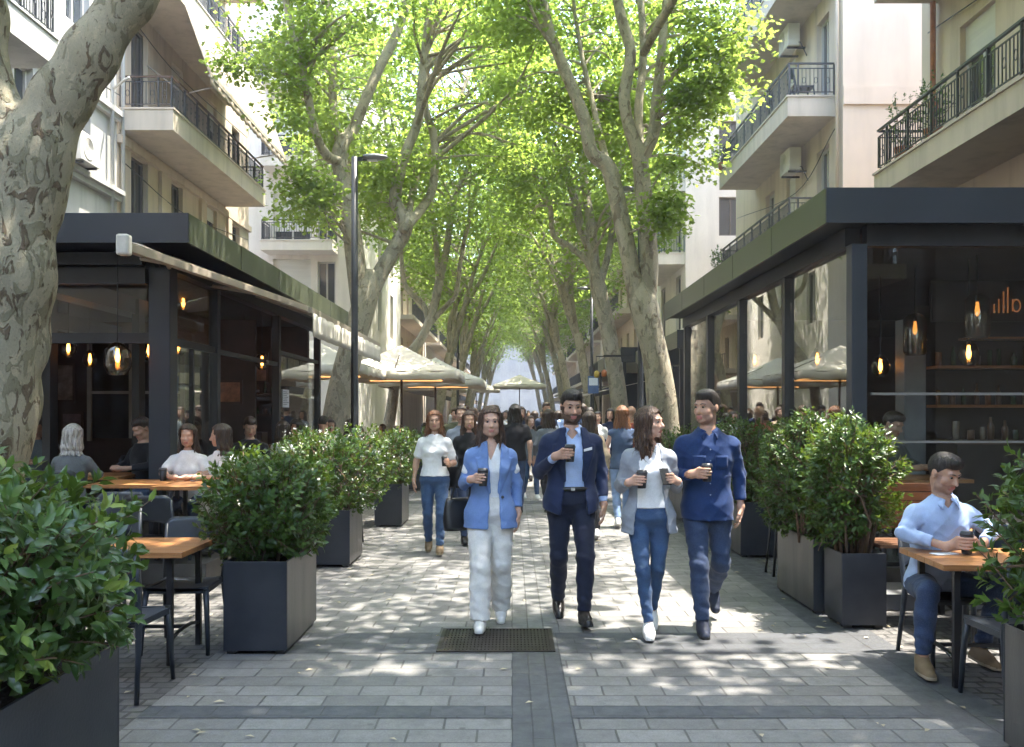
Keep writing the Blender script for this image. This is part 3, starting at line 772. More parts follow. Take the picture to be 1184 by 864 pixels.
            for j in range(4):
                o = (.030, .010, -.010, -.029)[j]; f0 = w + L * .085 + W * o; ln = (.070, .079, .074, .058)[j]; fan = W * (o * .35)
                V.cone(w, f0, .022 * kk, .0125 * kk, .016)
                p1 = f0 + L * ln * .45 + fan + N * .004; p2 = f0 + L * ln * .78 + fan * 1.4 + N * .016; p3 = f0 + L * ln * .98 + fan * 1.6 + N * .033
                V.chain([f0, p1, p2, p3], np.array([.0105, .0092, .0082, .0072]) * kk, .004)
            V.chain([w + L * .025 + W * .018, w + L * .062 + W * .048 + N * .012, w + L * .088 + W * .052 + N * .020, w + L * .108 + W * .048 + N * .026], np.array([.017, .0125, .0105, .0085]) * kk, .008)
    def foot(s, l):
        y = l.get('yaw', 0); p = l.get('pitch', 0); f = np.array([math.sin(y), -math.cos(y), 0]) * math.cos(p) + np.array([0, 0, -math.sin(p)])
        r = np.array([math.cos(y), math.sin(y), 0]); u = np.cross(r, f) if False else np.cross(f, r) * -1
        if u[2] < 0: u = -u
        return f, u, r
    def shoes(s, mat, sole, boot=0.0):
        for l in s.legs:
            a = np.array(l['a'], float); f, u, r = s.foot(l); kk = .90 if s.fem else 1.0; h = .006 if s.vox < .009 else .010
            X = lambda q: a + r * q[0] * kk + f * q[1] * kk + u * (q[2] * kk)
            V = s.grid([X((0, -.08, .06 + boot)), X((0, .20, -.08)), X((.06, .1, -.08)), X((-.06, 0, 0))], .05, h)
            V.cone(X((0, -.035, -.048)), X((0, .06, -.050)), .036, .040, .03); V.cone(X((0, .06, -.050)), X((0, .150, -.058)), .041, .030, .03)
            V.cone(X((0, -.012, .01 + boot)), X((0, .01, -.04)), .043, .044, .03); V.cone(X((0, .0, -.01)), X((0, .09, -.045)), .036, .034, .03)
            cut = a + u * (-.084 * kk)
            V.put(V.lo, V.lo + V.h * np.array(V.d.shape), lambda A, B, C: -(((A - cut[0]) * u[0] + (B - cut[1]) * u[1] + (C - cut[2]) * u[2])), .004, 2)
            so = [X((0, -.040, -.076)), X((0, .06, -.076)), X((0, .145, -.076))]
            V.chain(so, [.037, .043, .037], .01)
            V.put(V.lo, V.lo + V.h * np.array(V.d.shape), lambda A, B, C: -(((A - cut[0]) * u[0] + (B - cut[1]) * u[1] + (C - cut[2]) * u[2])), .004, 2)
            if boot: pass
            v, F = V.mesh(); hz = ((v[F].mean(1) - a) @ u)
            o = s.out('shoe', (v, F), [SHOE[mat], SOLE[sole]], (hz < -.062 * kk).astype(np.int32))
        return s
    def trousers(s, mat, hipoff=.014, th=.014, kn=.016, hem=.014, low=.05, seed=1, amp=.003, top=.10, name='trousers'):
        P = [s.ax(top), s.ax(-.1)] + [np.array(l['k'], float) for l in s.legs] + [np.array(l['a'], float) for l in s.legs] + s.hj
        V = s.grid(P, .17, .0075 if s.vox < .009 else .014)
        V.stack(s.rows(hipoff, -.105 if not s.sit else -.03, top, add=(lambda z: -.075 * min(1, max(0, (.0 - z) / .10)) ** 1.5) if not s.sit else None), .05)
        for i, l in enumerate(s.legs):
            h = s.hj[i]; k = np.array(l['k'], float); a = np.array(l['a'], float); d = (k - a) / np.linalg.norm(k - a); e = a + d * low
            m = k * .62 + a * .38 + np.array([0, .015, 0])
            lf = .90 if s.fem else 1.0; V.cone(h + np.array([0, .01, .0]), k, .086 * (.97 if s.fem else 1) + th, .050 * lf + kn, .035); V.cone(k, m, .050 * lf + kn, .050 * lf + (kn + hem) / 2, .03); V.cone(m, e, .050 * lf + (kn + hem) / 2, .034 * lf + hem, .02)
            # flat hem
            V.put(e - .12, e + .12, lambda X, Y, Z, e=e, d=d: np.where(((X - e[0]) ** 2 + (Y - e[1]) ** 2 + (Z - e[2]) ** 2) < .011, -((X - e[0]) * d[0] + (Y - e[1]) * d[1] + (Z - e[2]) * d[2]), -1).astype(np.float32), .003, 2, 0)
            # folds behind the knee and over the shoe
            for q, w_, am in ((k, 70, amp * 1.5), (a + d * .1, 80, amp * 1.6)):
                V.put(q - .13, q + .13, lambda X, Y, Z, q=q, w_=w_, am=am: (am * np.sin(w_ * (Z - q[2]) + 3 * np.sin(14 * (X - q[0])) + 2 * (Y - q[1]) * 10) * np.exp(-((X - q[0]) ** 2 + (Y - q[1]) ** 2 + (Z - q[2]) ** 2) / .006)).astype(np.float32), .01, 3, 0)
        V.wrinkle(amp * .7, seed, 50, True)
        s.out(name, V, [mat]); return s
    def top(s, mat, off=.016, hem=-.03, sleeve=2.0, name='shirt', neck=.585, vneck=0.0, open_=None, collar=False, seed=2, amp=.003, flare=0.0, lapel=False, sl=.014, cuff=.06, rx=1.0, hemround=0):
        """sleeve: 0 none, .5 half upper arm, 2 full; open_(z rel) -> (centre, half width) of the front opening"""
        am = s.B['arm']; P = [s.ax(neck + .06), s.ax(hem)] + s.sho
        for a in s.arms: P += [np.array(a['e'], float)] + ([np.array(a['w'], float)] if sleeve > 1 else [])
        V = s.grid(P, .16, .0075 if s.vox < .009 else .014); c0 = V.lo; c1 = V.lo + V.h * np.array(V.d.shape)
        V.stack(s.rows(off, hem, neck, rx, 1.0, (lambda z: flare * max(0, .15 - z)) if flare else None), .02)
        if s.fem:
            for sg in (-1, 1): V.ell(s.ax(.36) + np.array([sg * .062, -.072 - off * .8, 0]), (.062, .052, .06), .05)
        for i, a in enumerate(s.arms):
            sh = s.sho[i]; e = np.array(a['e'], float); w = np.array(a['w'], float)
            V.cone(s.ax(.52), sh, .046 + off * .8, .050 * am + sl * .8, .05)
            if sleeve <= 0: V.cone(s.ax(.5), sh, .05 + off, .05 * am + sl * .5, .04); continue
            if sleeve < 1:
                q = sh + (e - sh) * sleeve; V.cone(sh, q, .053 * am + sl, .052 * am + sl + .006, .03)
            else:
                d = (w - e) / np.linalg.norm(w - e); ce = w - d * cuff
                V.cone(sh, e, .050 * am + sl * .85, .040 * am + sl * .75, .03); V.cone(e, ce, .041 * am + sl * .75, .029 * am + sl * .75, .015)
                V.put(ce - .1, ce + .1, lambda X, Y, Z, e=ce, d=d: np.where(((X - e[0]) ** 2 + (Y - e[1]) ** 2 + (Z - e[2]) ** 2) < .0048, ((X - e[0]) * d[0] + (Y - e[1]) * d[1] + (Z - e[2]) * d[2]), -1).astype(np.float32), .003, 2, 0)
                V.put(e - .13, e + .13, lambda X, Y, Z, q=e: (amp * 1.7 * np.sin(75 * ((X - q[0]) * .5 + (Y - q[1]) * .6 + (Z - q[2]) * .7) + 2 * np.sin(18 * (X - q[0]))) * np.exp(-((X - q[0]) ** 2 + (Y - q[1]) ** 2 + (Z - q[2]) ** 2) / .006)).astype(np.float32), .01, 3, 0)
        if collar:
            n0 = s.ax(.575); n1 = s.ax(.645) + np.array([0, -.004, 0]); r = (.060 if s.fem else .068)
            V.cone(n0, n1, r + .010, r, .015); V.put(n1 - .1, n1 + .1, lambda X, Y, Z: (Z - n1[2] - (Y - n1[1]) * .25 - .0), .004, 2, 0)
            V.cone(s.ax(.53), s.ax(.75), r - .006, r - .006, .003, 1)
        if vneck:
            t = s.ax(.60); zb = s.ax(.60 - vneck)[2]
            def f(X, Y, Z): return np.maximum(np.abs(X - t[0]) - np.clip((Z - zb) * (.42 if vneck > .12 else .9), -.2, .085), np.maximum(Y - (t[1] - .0), zb - Z))
            V.put((t[0] - .1, t[1] - .3, zb), (t[0] + .1, t[1] + .05, t[2] + .15), f, .006, 1)
        if open_:
            def f(X, Y, Z):
                zz = Z.ravel() - s.hip[2]; cw = np.array([open_(z) for z in zz]); cy = s.hip[1] + s.lean * zz; cx = s.hip[0] + s.sway * zz
                return np.maximum(np.abs(X - (cw[:, 0] + cx)[None, None, :]) - cw[:, 1][None, None, :], Y - (cy - .015)[None, None, :])
            V.put(c0, c1, f, .006, 1)
        if lapel and open_:
            def f(X, Y, Z):
                zz = Z.ravel() - s.hip[2]; cw = np.array([open_(z) for z in zz]); cx = s.hip[0] + s.sway * zz
                dist = np.abs(X - (cw[:, 0] + cx)[None, None, :]) - cw[:, 1][None, None, :]
                wid = np.interp(zz, [.16, .20, .40, .46, .47, .56], [.0, .02, .085, .095, .06, .05])[None, None, :]
                m = 1 / (1 + np.exp(-(wid - dist) * 500)); fr = 1 / (1 + np.exp((Y - s.hip[1] + .02) * 200))
                return (-.009 * m * fr * (wid > .004)).astype(np.float32)
            V.put(c0, c1, f, .01, 3)
        if hemround:
            def f(X, Y, Z): return (s.ax(hem)[2] + hemround * ((X - s.hip[0]) / .17) ** 2 - Z)
            V.put(c0, (c1[0], c1[1], s.ax(hem)[2] + .12), f, .01, 2, 0)
        V.wrinkle(amp * .6, seed, 52, True)
        s.topv = s.out(name, V, [mat]); return s
    def hair(s, kind, mat, seed=0):
        s.hairm = HAIR[mat]; k = s.hk; h = .0055 if s.vox < .009 else .010
        V = Vol((-.19, -.19, -.34 if kind != 'short' else -.16), (.19, .20, .17), h); L0, L1 = V.lo, V.lo + V.h * np.array(V.d.shape)
        if kind == 'short':
            V.ell((0, .018, .032), (.0810, .105, .0975), .02); V.ell((.008, -.030, .086), (.060, .066, .041), .03)
            V.put(L0, L1, lambda X, Y, Z: np.where(Y < -.05, .054, np.where(Y < .0, .054 - (Y + .05) * 1.15, np.where(Y < .03, -.004 - Y * 1.0, -.034 - (Y - .03) * .55))) - Z + 0 * X, .008, 2, 0)
            V.cone((0, -.14, -.015), (0, -.085, -.015), .068, .062, .01, 1)
        else:
            V.ell((0, .018, .038), (.092, .112, .098), .02)
            if kind == 'long' or kind == 'bob':
                lo = -.30 if kind == 'long' else -.17
                g = random.Random(seed); w = g.uniform(.98, 1.1)
                V.stack([(.06, 0, .03, .090, .088), (-.04, 0, .03, .098, .092), (-.14, 0, .028, .112 * w, .090), (-.22, 0, .03, .118 * w, .082), (lo, 0, .035, .10 * w, .065)], .03, 0, 2.2)
            if kind == 'tied': V.chain([(0, .11, .03), (0, .15, -.02), (0, .135, -.14)], [.035, .036, .016], .03)
            # the face and the neck stay open
            V.put(L0, L1, lambda X, Y, Z: np.where(Y < -.015, .074 - .25 * np.abs(X) ** 1.3 * 1.0, -9) - Z + 0 * Y + np.where(np.abs(X) > .064, -9, 0), .006, 2, 0)
            V.ell((0, -.105, -.012), (.062, .075, .092), .015, 1)
            if kind != 'tied':
                V.cone((0, -.10, -.08), (0, -.13, -.40), .055, .085, .02, 1)
                V.cone((0, .0, -.12), (0, .0, -.40), .05, .06, .02, 1) if kind == 'bob' else None
            else:
                V.put(L0, L1, lambda X, Y, Z: np.where(Y > .085, -9, np.where(Y < .0, .0, -.035 - Y * .6) - Z) + 0 * X, .01, 2, 0)
            # strands
            X, Y, Z = V.ax[0][:, None, None], V.ax[1][None, :, None], V.ax[2][None, None, :]
            an = np.arctan2(X, -(Y - .02))
            V.d += (.0068 * np.sin(13 * an + 8 * Z + 2 * np.sin(22 * Z + seed) + seed) + .0042 * np.sin(31 * an + 2.5 * np.sin(14 * Z + seed))).astype(np.float32) * np.clip((.10 - Z) * 8, .15, 1).astype(np.float32)
        v, F = V.mesh(); v = (s.R @ (v * k).T).T + s.head
        if s.vox < .008:                                    # loose strands over the mass of hair
            g = np.random.default_rng(seed + 3); a_, b_, c_ = v[F[:, 0]], v[F[:, 1]], v[F[:, 2]]
            nn = unit(np.cross(b_ - a_, c_ - a_)); ctr = v[F].mean(1); m = 1500 if kind == 'short' else 1700
            rf = (ctr - s.head) @ s.R; ok = np.where((np.abs(rf[:, 0]) > .05) | (rf[:, 1] > -.03) | (kind == 'short'))[0]; ii = g.choice(ok, m); p = ctr[ii] + nn[ii] * .0015; n_ = nn[ii]
            rl = (p - s.head) @ s.R
            if kind == 'short': d0 = (s.R @ (np.stack([rl[:, 0] * 3.0, .35 - rl[:, 1] * 2, .25 - rl[:, 2] * 3.0], 1)).T).T; ln = g.uniform(.010, .022, m)
            else: d0 = np.stack([g.normal(0, .22, m), g.normal(0, .22, m), -np.ones(m)], 1) + n_ * .12; ln = g.uniform(.03, .10, m)
            V2 = []; F2 = []; w0 = .0016 if kind == 'short' else .0022
            P = p.copy(); dd = unit(d0 + g.normal(0, .35, (m, 3))); rows = []
            for st in range(4):
                t_ = unit(dd - n_ * ((dd * n_).sum(1, keepdims=True) - .10 * st)); sd = unit(np.cross(t_, n_)); w = w0 * (1 - st / 3.3)
                rows.append((P - sd * w, P + sd * w)); P = P + t_ * (ln / 3)[:, None]; dd = dd + g.normal(0, .25, (m, 3))
            V2 = np.stack([x for r_ in rows for x in r_], 1).reshape(-1, 3); base = (np.arange(m) * 8)[:, None]
            F2 = np.concatenate([base + np.array([2 * k2, 2 * k2 + 1, 2 * k2 + 3, 2 * k2 + 2]) for k2 in range(3)])
            F = np.concatenate([F, F2 + len(v)]); v = np.concatenate([v, V2])
        s.out('hair', (v, F), [s.hairm]); return s
    def collar(s, mat, k=1.0):
        for sg in (-1, 1):
            b = MB(); o = s.ax(.585)
            A = np.array([.066 * sg, .012, .030]); B = np.array([.020 * sg, -.078, -.004]); C = np.array([.050 * sg, -.118, -.066]); D = np.array([.092 * sg, -.040, -.020])
            def f(u, v, A=A, B=B, C=C, D=D):
                q = (A * (1 - u) + B * u) * (1 - v) + (D * (1 - u) + C * u) * v + np.array([sg * .6, -.8, .5]) * .012 * math.sin(math.pi * v) * 1.0
                return (tuple(o + q), (sg * .5, -.7, .5))
            b.sheet(f, 6, 5, .007); s.piece('collar', b, mat)
        return s
    def pocket(s, mat, x, z, w, h, off):
        b = MB()
        def f(u, v):
            xx = x + (u - .5) * w; zz = z - v * h + (.012 * (1 - abs(2 * u - 1)) * -1 if v > .99 else 0); c = s.ax(zz)
            rx = np.interp(zz, [a[0] for a in s.B['t']], [a[1] for a in s.B['t']]) + off; ry = np.interp(zz, [a[0] for a in s.B['t']], [a[2] for a in s.B['t']]) + off
            yy = -ry * max(.05, 1 - abs(xx / rx) ** 2.3) ** (1 / 2.3); return ((c[0] + xx, c[1] + yy - .006, c[2]), (xx * 2, -1, 0))
        b.sheet(f, 6, 5, .006); s.piece('pocket', b, mat); return s
    def piece(s, name, mb, mat):
        mb.v = [tuple(np.array(p) * s.s) for p in mb.v]; return mb.build(name, mat, s.root)
    def put(s, x, y, rz=0, z=None):
        s.root.location = (x, y, -s.zmin if z is None else z); s.root.rotation_euler = (0, 0, rz); return s.root
    def world(s, p):
        r = s.root; c, n = math.cos(r.rotation_euler[2]), math.sin(r.rotation_euler[2]); p = np.array(p) * s.s
        return Vector((r.location[0] + c * p[0] - n * p[1], r.location[1] + n * p[0] + c * p[1], r.location[2] + p[2]))
# ------------------------------------------------------------------ the plane trees
def near_tree():
    """closest tree: forked trunk as one smooth surface"""
    P = lambda x, y, Y=6.0: np.array(px(x, y, Y))
    root = empty('plane_tree', (-3.75, 6.0, 0), 0, 'massive mottled plane tree trunk forking beside the big broad-leaved shrub', 'tree', 'plane trees lining the promenade')
    o = np.array([-3.75, 6.0, 0])
    V = Vol((-5.6 - o[0], -1.1, -.1), (-1.9 - o[0], 1.2, 7.6), .028)
    def ch(pts, rs, k=.16):
        pts = [np.array(p) - o for p in pts]; V.chain(pts, rs, k)
    ch([(-3.78, 6, -.1), (-3.68, 6, .8), (-3.58, 6, 1.5), (-3.42, 6, 2.6), (-3.30, 6, 3.25)], [.46, .37, .345, .335, .31])
    ch([(-3.28, 6, 3.05), (-3.13, 6, 3.40), (-2.97, 6, 3.74), (-2.80, 6.02, 4.03), (-2.55, 6.05, 4.40), (-2.2, 6.1, 5.1), (-2.0, 6.2, 6.2), (-2.05, 6.3, 7.5)], [.27, .20, .165, .16, .155, .15, .14, .13], .10)
    ch([(-3.40, 6, 3.0), (-3.50, 6.0, 3.6), (-3.60, 6.05, 4.3), (-3.9, 6.1, 5.4), (-4.3, 6.2, 7.5)], [.27, .215, .20, .18, .14], .10)
    g = np.random.default_rng(3)
    for i in range(9):
        z = g.uniform(.3, 3.4); a = g.uniform(0, 6.28); c = np.array([-3.75 + z * .13 - o[0], 0, z]) + .30 * np.array([math.cos(a), math.sin(a), 0])
        V.ell(c, np.array([.09, .09, .16]) * g.uniform(.7, 1.3), .12)
    V.wrinkle(.013, 5, 7.5)
    v, F = V.mesh()
    b = MB(); cl = clumps((-2.6 , 6.2, 10.2), (4.2, 5.2, 3.0), 95, 21, (.6, 1.1), .3, lambda p: p[2] > 7.9)
    lim = [[((-2.05, 6.3, 7.3), .13), ((-1.4, 6.2, 8.6), .11), ((-.3, 6.4, 10.2), .07), ((.6, 6.3, 11.4), .03)], [((-2.05, 6.3, 7.3), .11), ((-2.6, 7.4, 8.8), .09), ((-2.8, 8.9, 10.5), .05)],
           [((-4.3, 6.2, 7.3), .14), ((-4.5, 5.6, 9.0), .11), ((-4.7, 4.6, 11), .05)], [((-4.3, 6.2, 7.3), .12), ((-3.3, 5.4, 9), .09), ((-2.6, 4.0, 10.8), .05)], [((-2.05, 6.3, 7.3), .11), ((-2.0, 8.6, 9.2), .09), ((-1.8, 11.2, 10.6), .07), ((-1.6, 13.6, 11.2), .04)]]
    cl += clumps((-1.6, 13.2, 11), (2.6, 2.8, 1.7), 30, 82, (.45, .8), .2)  # unseen clumps reaching forward, added to dapple the paving with shade
    pts = []
    for i, lm in enumerate(lim):
        q = resample([(tuple(np.array(p) - o), r) for p, r in lm]); pts += q; b.tube([tuple(p) for p, r in q], [r for p, r in q], 10, 0, True, .03, i)
    cl = [(c - o, r) for c, r in cl]; add_twigs(b, pts, cl, 4)
    q = []
    for f in b.f: q.append(f)
    # trunk surface and limbs joined into one mesh
    me_v = np.concatenate([v, np.array([tuple(p) for p in b.v])]); off = len(v)
    fs = [tuple(f) for f in F.tolist()] + [tuple(i + off for i in f) for f in b.f]
    m = MB(); m.v = [tuple(p) for p in me_v]; m.f = fs; m.m = [0] * len(fs); m.sm = [True] * len(fs)
    m.build('trunk', MT['barkN'], root)
    A, B_, t = crown_leaves(cl, 150, .19, 31, QUAD_T, QUAD_F)
    np_mesh('crown', A, B_, [MT['leaf_tree']], root, tint=t, smooth=False)
near_tree()

Y = 20.5
L2 = [path(Y, (380, 560, .50), (386, 500, .40), (397, 440, .36), (410, 390, .35), (424, 340, .34), (429, 312, .12)),
      path(Y, (418, 360, .28), (411, 300, .27), (404, 245, .26), (394, 190, .26), (396, 165, .20), (408, 150, .17, .3), (424, 112, .15, .4), (440, 76, .14, .6), (460, 35, .12, .7), (474, -20, .10, .8), (470, -110, .06, .8)),
      path(Y, (396, 188, .15), (378, 180, .13, -.5), (364, 150, .12, -.8), (350, 80, .10, -1.0), (330, 0, .08, -1.2), (320, -90, .05, -1.2)),
      path(Y, (402, 200, .16), (386, 130, .14, 1.5), (384, 60, .12, 1.8), (376, -20, .09, 2.0), (366, -110, .05, 2)),
      path(Y, (424, 350, .26), (440, 316, .23, .3), (456, 288, .22, .4), (469, 264, .21, .5), (462, 243, .19, .5), (457, 228, .18, .5), (468, 180, .16, .6), (484, 137, .14, .7), (489, 85, .13, .8), (494, 34, .11, .8), (500, -40, .08, .8), (512, -120, .05, .8)),
      path(Y, (466, 266, .15), (490, 238, .14, .9), (501, 212, .13, 1.0), (503, 165, .12, 1.2), (492, 125, .10, 1.2), (492, 95, .09, 1.2), (500, 60, .06, 1.2)),
      path(Y, (470, 262, .12), (484, 200, .10, 2.4), (520, 140, .08, 3.0), (545, 80, .06, 3.4))]
cl = clumps((-2.6, 20.8, 10.0), (3.9, 3.6, 3.9), 175, 7, (.45, .85), .35, lambda p: p[2] > 5.6 + max(0, p[0] + 2.6) * .75 and p[0] > -6.4 and (p[0] > -5.0 or p[2] > 9.7) and (p[1] > 20.6 or p[2] > 9.5 or p[0] < -4.6))
cl += [(np.array(px(x, y, 19.0)), .42) for x, y in ((352, 232), (375, 238), (340, 215), (366, 212), (352, 196), (384, 222), (262, 72), (282, 78), (345, 140), (340, 95), (348, 60))]
cl += [(np.array(px(x, y, 22.0)), .5) for x, y in ((350, 250), (370, 256), (330, 246), (345, 200), (392, 140), (415, 210), (440, 190), (430, 240))]
tree('tall plane tree with twin pale stems standing behind the dark lamp post', L2, cl, 42, 150, .104)

Y = 17.2
R1 = [path(Y, (772, 575, .44), (768, 500, .37), (762, 440, .34), (754, 395, .32), (743, 345, .32), (740, 318, .12)),
      path(Y, (740, 355, .24), (731, 315, .22), (720, 262, .20), (710, 215, .19), (702, 192, .185), (684, 176, .17), (677, 142, .15), (661, 100, .14), (645, 62, .13), (633, 28, .12), (622, -30, .10), (610, -120, .06)),
      path(Y, (746, 355, .24), (750, 318, .23), (749, 275, .22), (745, 232, .20), (739, 182, .18), (727, 145, .15), (722, 110, .14), (729, 60, .13), (716, 10, .12), (708, -60, .09), (700, -140, .05)),
      path(Y, (740, 190, .15), (755, 158, .14), (759, 120, .13), (764, 70, .11), (770, 0, .08), (776, -80, .05)),
      path(Y, (742, 196, .12), (738, 130, .11, .5), (744, 60, .10, .8), (738, -40, .07, 1)),
      path(Y, (704, 200, .09), (690, 140, .08, 1.0), (672, 60, .06, 1.4), (660, -20, .04, 1.6))]
cl = clumps((2.1, 17.4, 9.2), (3.0, 3.5, 3.8), 160, 8, (.42, .8), .35, lambda p: p[2] > 5.6 + max(0, 2.4 - p[0]) * .9 and p[0] < 4.4 and (p[1] > 17.4 or p[2] > 9.0 or p[0] > 3.3))
cl += [(np.array(px(x, y, 16.2)), .38) for x, y in ((790, 150), (800, 100), (812, 60), (775, 190), (760, 250), (772, 258), (780, 240), (765, 230), (830, 30), (822, 90), (840, 60), (815, 125), (790, 60), (800, 20), (785, 110), (835, 95))]
cl += clumps((2.6, 11.4, 10.2), (3.0, 3.4, 1.7), 56, 81, (.45, .8), .2)  # unseen forward crown clumps added to shade the sunny gap in the paving
R1.append([(tuple(px(744, 62, 17.2)), .10), ((3.1, 14.6, 9.4), .08), ((2.7, 11.8, 10.2), .05), ((2.4, 9.6, 10.6), .03)])
tree('smooth twin-stemmed plane tree growing by the far end of the glass café', R1, cl, 43, 150, .098)

Y = 27
R2 = [path(Y, (720, 520, .40), (716, 465, .34), (706, 400, .30), (697, 355, .29), (690, 325, .28), (687, 300, .10)),
      path(Y, (691, 330, .20), (682, 290, .18), (671, 262, .17), (665, 232, .15), (656, 205, .13), (643, 178, .12), (630, 153, .11), (615, 138, .09), (600, 120, .07)),
      path(Y, (690, 330, .20), (684, 268, .18), (677, 220, .15, .4), (673, 175, .14, .5), (678, 120, .12, .6), (684, 60, .10, .7), (690, -20, .06, .8)),
      path(Y, (692, 335, .16), (680, 305, .13), (659, 285, .11), (640, 272, .10), (636, 238, .09), (625, 216, .08), (618, 202, .08), (596, 172, .06), (577, 150, .04)),
      path(Y, (619, 203, .06), (626, 165, .05), (612, 130, .04)),
      path(Y, (694, 330, .14), (706, 280, .12, .5), (716, 200, .10, .6), (730, 120, .08, .8), (740, 40, .05, 1))]
cl = clumps((1.9, 27.4, 10.6), (3.9, 4.4, 4.6), 190, 9, (.55, 1.0), .35, lambda p: p[2] > 6.0 + max(0, 2.6 - p[0]) * .9)
r2, _ = tree('plane tree leaning inward behind the twin-stemmed one, with low crossing branches', R2, cl, 44, 130, .122)

Y = 31
L3 = [path(Y, (446, 520, .26), (453, 470, .24), (458, 440, .22), (470, 415, .21), (485, 395, .20), (496, 372, .19), (503, 350, .19), (508, 325, .18)),
      path(Y, (508, 328, .15), (517, 285, .14), (524, 235, .12), (540, 195, .10), (552, 168, .08), (560, 130, .05)),
      path(Y, (508, 330, .14), (504, 280, .12), (497, 220, .11), (494, 150, .09), (486, 60, .06)),
      path(Y, (496, 372, .14), (489, 352, .12), (474, 338, .11), (466, 320, .10), (462, 270, .09), (452, 190, .07), (440, 100, .05)),
      path(Y, (497, 374, .13), (508, 362, .12), (520, 350, .11), (528, 338, .10), (533, 300, .09), (540, 262, .08), (548, 230, .06))]
cl = clumps((-3.0, 31, 11.4), (4.6, 4.6, 5.2), 200, 10, (.6, 1.1), .35, lambda p: p[2] > 6.4 + max(0, p[0] + 3) * 1.0)
l3, _ = tree('slender plane tree curving out above the cream umbrellas', L3, cl, 45, 120, .13)

def generic(x, y, lean, seed, label, ncl=150, size=.22):
    g = random.Random(seed); lim = []
    h = g.uniform(3.6, 5.0); dx = lean
    lim.append([((x, y, -.05), .36), ((x + dx * .15, y, 1.4), .27), ((x + dx * .4, y, 2.8), .25), ((x + dx * .75, y + .1, h), .24)])
    bx, by, bz = x + dx * .75, y + .1, h
    for i in range(4):
        a = g.uniform(-.9, .9); ex = bx + dx * g.uniform(.2, 2.6) + g.uniform(-.8, .8) * (1 if i else -1); ey = by + g.uniform(-1.6, 1.6); ez = g.uniform(8.5, 11.5)
        lim.append([((bx, by, bz - .25), .17), ((bx + (ex - bx) * .22 + g.uniform(-.3, .3), by + (ey - by) * .25, bz + 1.5), .14), ((bx + (ex - bx) * .55 + g.uniform(-.3, .3), by + (ey - by) * .6, (bz + ez) / 2 + .6), .10), ((ex, ey, ez), .045)])
    sx = 1 if lean > 0 else -1
    cl = clumps((x + lean * 1.2, y, 10.8), (4.2, 4.4, 5.0), ncl, seed, (.7, 1.25), .35, lambda p: p[2] > 5.6 + max(0, (p[0] - x) * sx) * .8)
    return tree(label, lim, cl, seed, 120, size * .72, QUAD_T, QUAD_F, .04, 10)[0]
gl = generic(-3.4, 40, .9, 61, 'plane tree with a straight grey trunk just beyond the cream umbrellas')
gr_ = generic(3.5, 37, -1.1, 62, 'thick pale plane trunk rising behind the head of the man in the suit')
FARLAB = 'slim plane tree far down the promenade under the closing leaf canopy'
for i, (x, y, src, rz, s_) in enumerate(((3.3, 47, gr_, .2, 1.0), (-3.5, 51, gl, 0, 1.05), (3.6, 58, gr_, -.3, 1.05), (-3.3, 62, gl, .25, .95), (3.4, 70, gr_, .4, 1.0), (-3.6, 75, gl, -.3, 1.0), (3.6, 84, gr_, .1, 1.1), (-3.5, 90, gl, .3, 1.05), (3.5, 102, gr_, -.2, 1.1), (-3.5, 108, gl, .1, 1.1))):
    c = copy_tree(src); c.location = (x, y, 0); c.rotation_euler = (0, 0, rz); c.scale = (s_, s_, s_); c['label'] = FARLAB
# unseen tree added to shade the near paving; more behind show in the café glass
def shade_tree():
    x, y = 4.3, 1.6
    lim = [[((x, y, -.05), .4), ((x - .1, y, 1.5), .3), ((x - .35, y + .1, 3), .28), ((x - .5, y + .2, 4.4), .26)]]
    for ex, ey, ez in ((2.2, 3.6, 9.5), (4.4, 5.4, 9.8), (5.2, 2.2, 10), (1.2, 1.6, 10), (3.0, -1, 10)):
        lim.append([((x - .5, y + .2, 4.2), .18), ((x * .6 + ex * .4 - .3, y * .6 + ey * .4, 6.4), .13), ((ex, ey, ez), .05)])
    cl = clumps((2.9, 3.2, 10.2), (4.4, 4.9, 2.9), 150, 71, (.55, 1.0), .25, lambda p: p[2] > 7.6)
    return tree('unseen plane tree added so that its crown shades the near paving', lim, cl, 72, 170, .19, QUAD_T, QUAD_F, .04, 10)[0]
shade_tree()
BL = 'plane tree of the row standing behind the viewpoint'
for x, y, src, rz in ((-3.6, -16, gl, -.3), (3.6, -20, gr_, .2)):
    c = copy_tree(src); c.location = (x, y, 0); c.rotation_euler = (0, 0, rz); c['label'] = BL
MT['far_window'] = plain('far_window', (.16, .16, .155), .5)
MT['grey_rail'] = plain('grey_rail', (.20, .20, .195), .4)
# ------------------------------------------------------------------ apartment houses
class FR:                                                   # u along the wall, d outward, z up
    def __init__(s, o, u, n): s.o = Vector(o); s.u = Vector(u); s.n = Vector(n)
    def p(s, u, d, z): return s.o + s.u * u + s.n * d + Vector((0, 0, z))
    def box(s, b, u0, u1, d0, d1, z0, z1, m=0):
        c = [s.p(u0, d0, z0), s.p(u1, d0, z0), s.p(u1, d1, z0), s.p(u0, d1, z0), s.p(u0, d0, z1), s.p(u1, d0, z1), s.p(u1, d1, z1), s.p(u0, d1, z1)]
        if s.u.cross(s.n).z < 0: c = [c[1], c[0], c[3], c[2], c[5], c[4], c[7], c[6]]
        b.hexa(c, m)

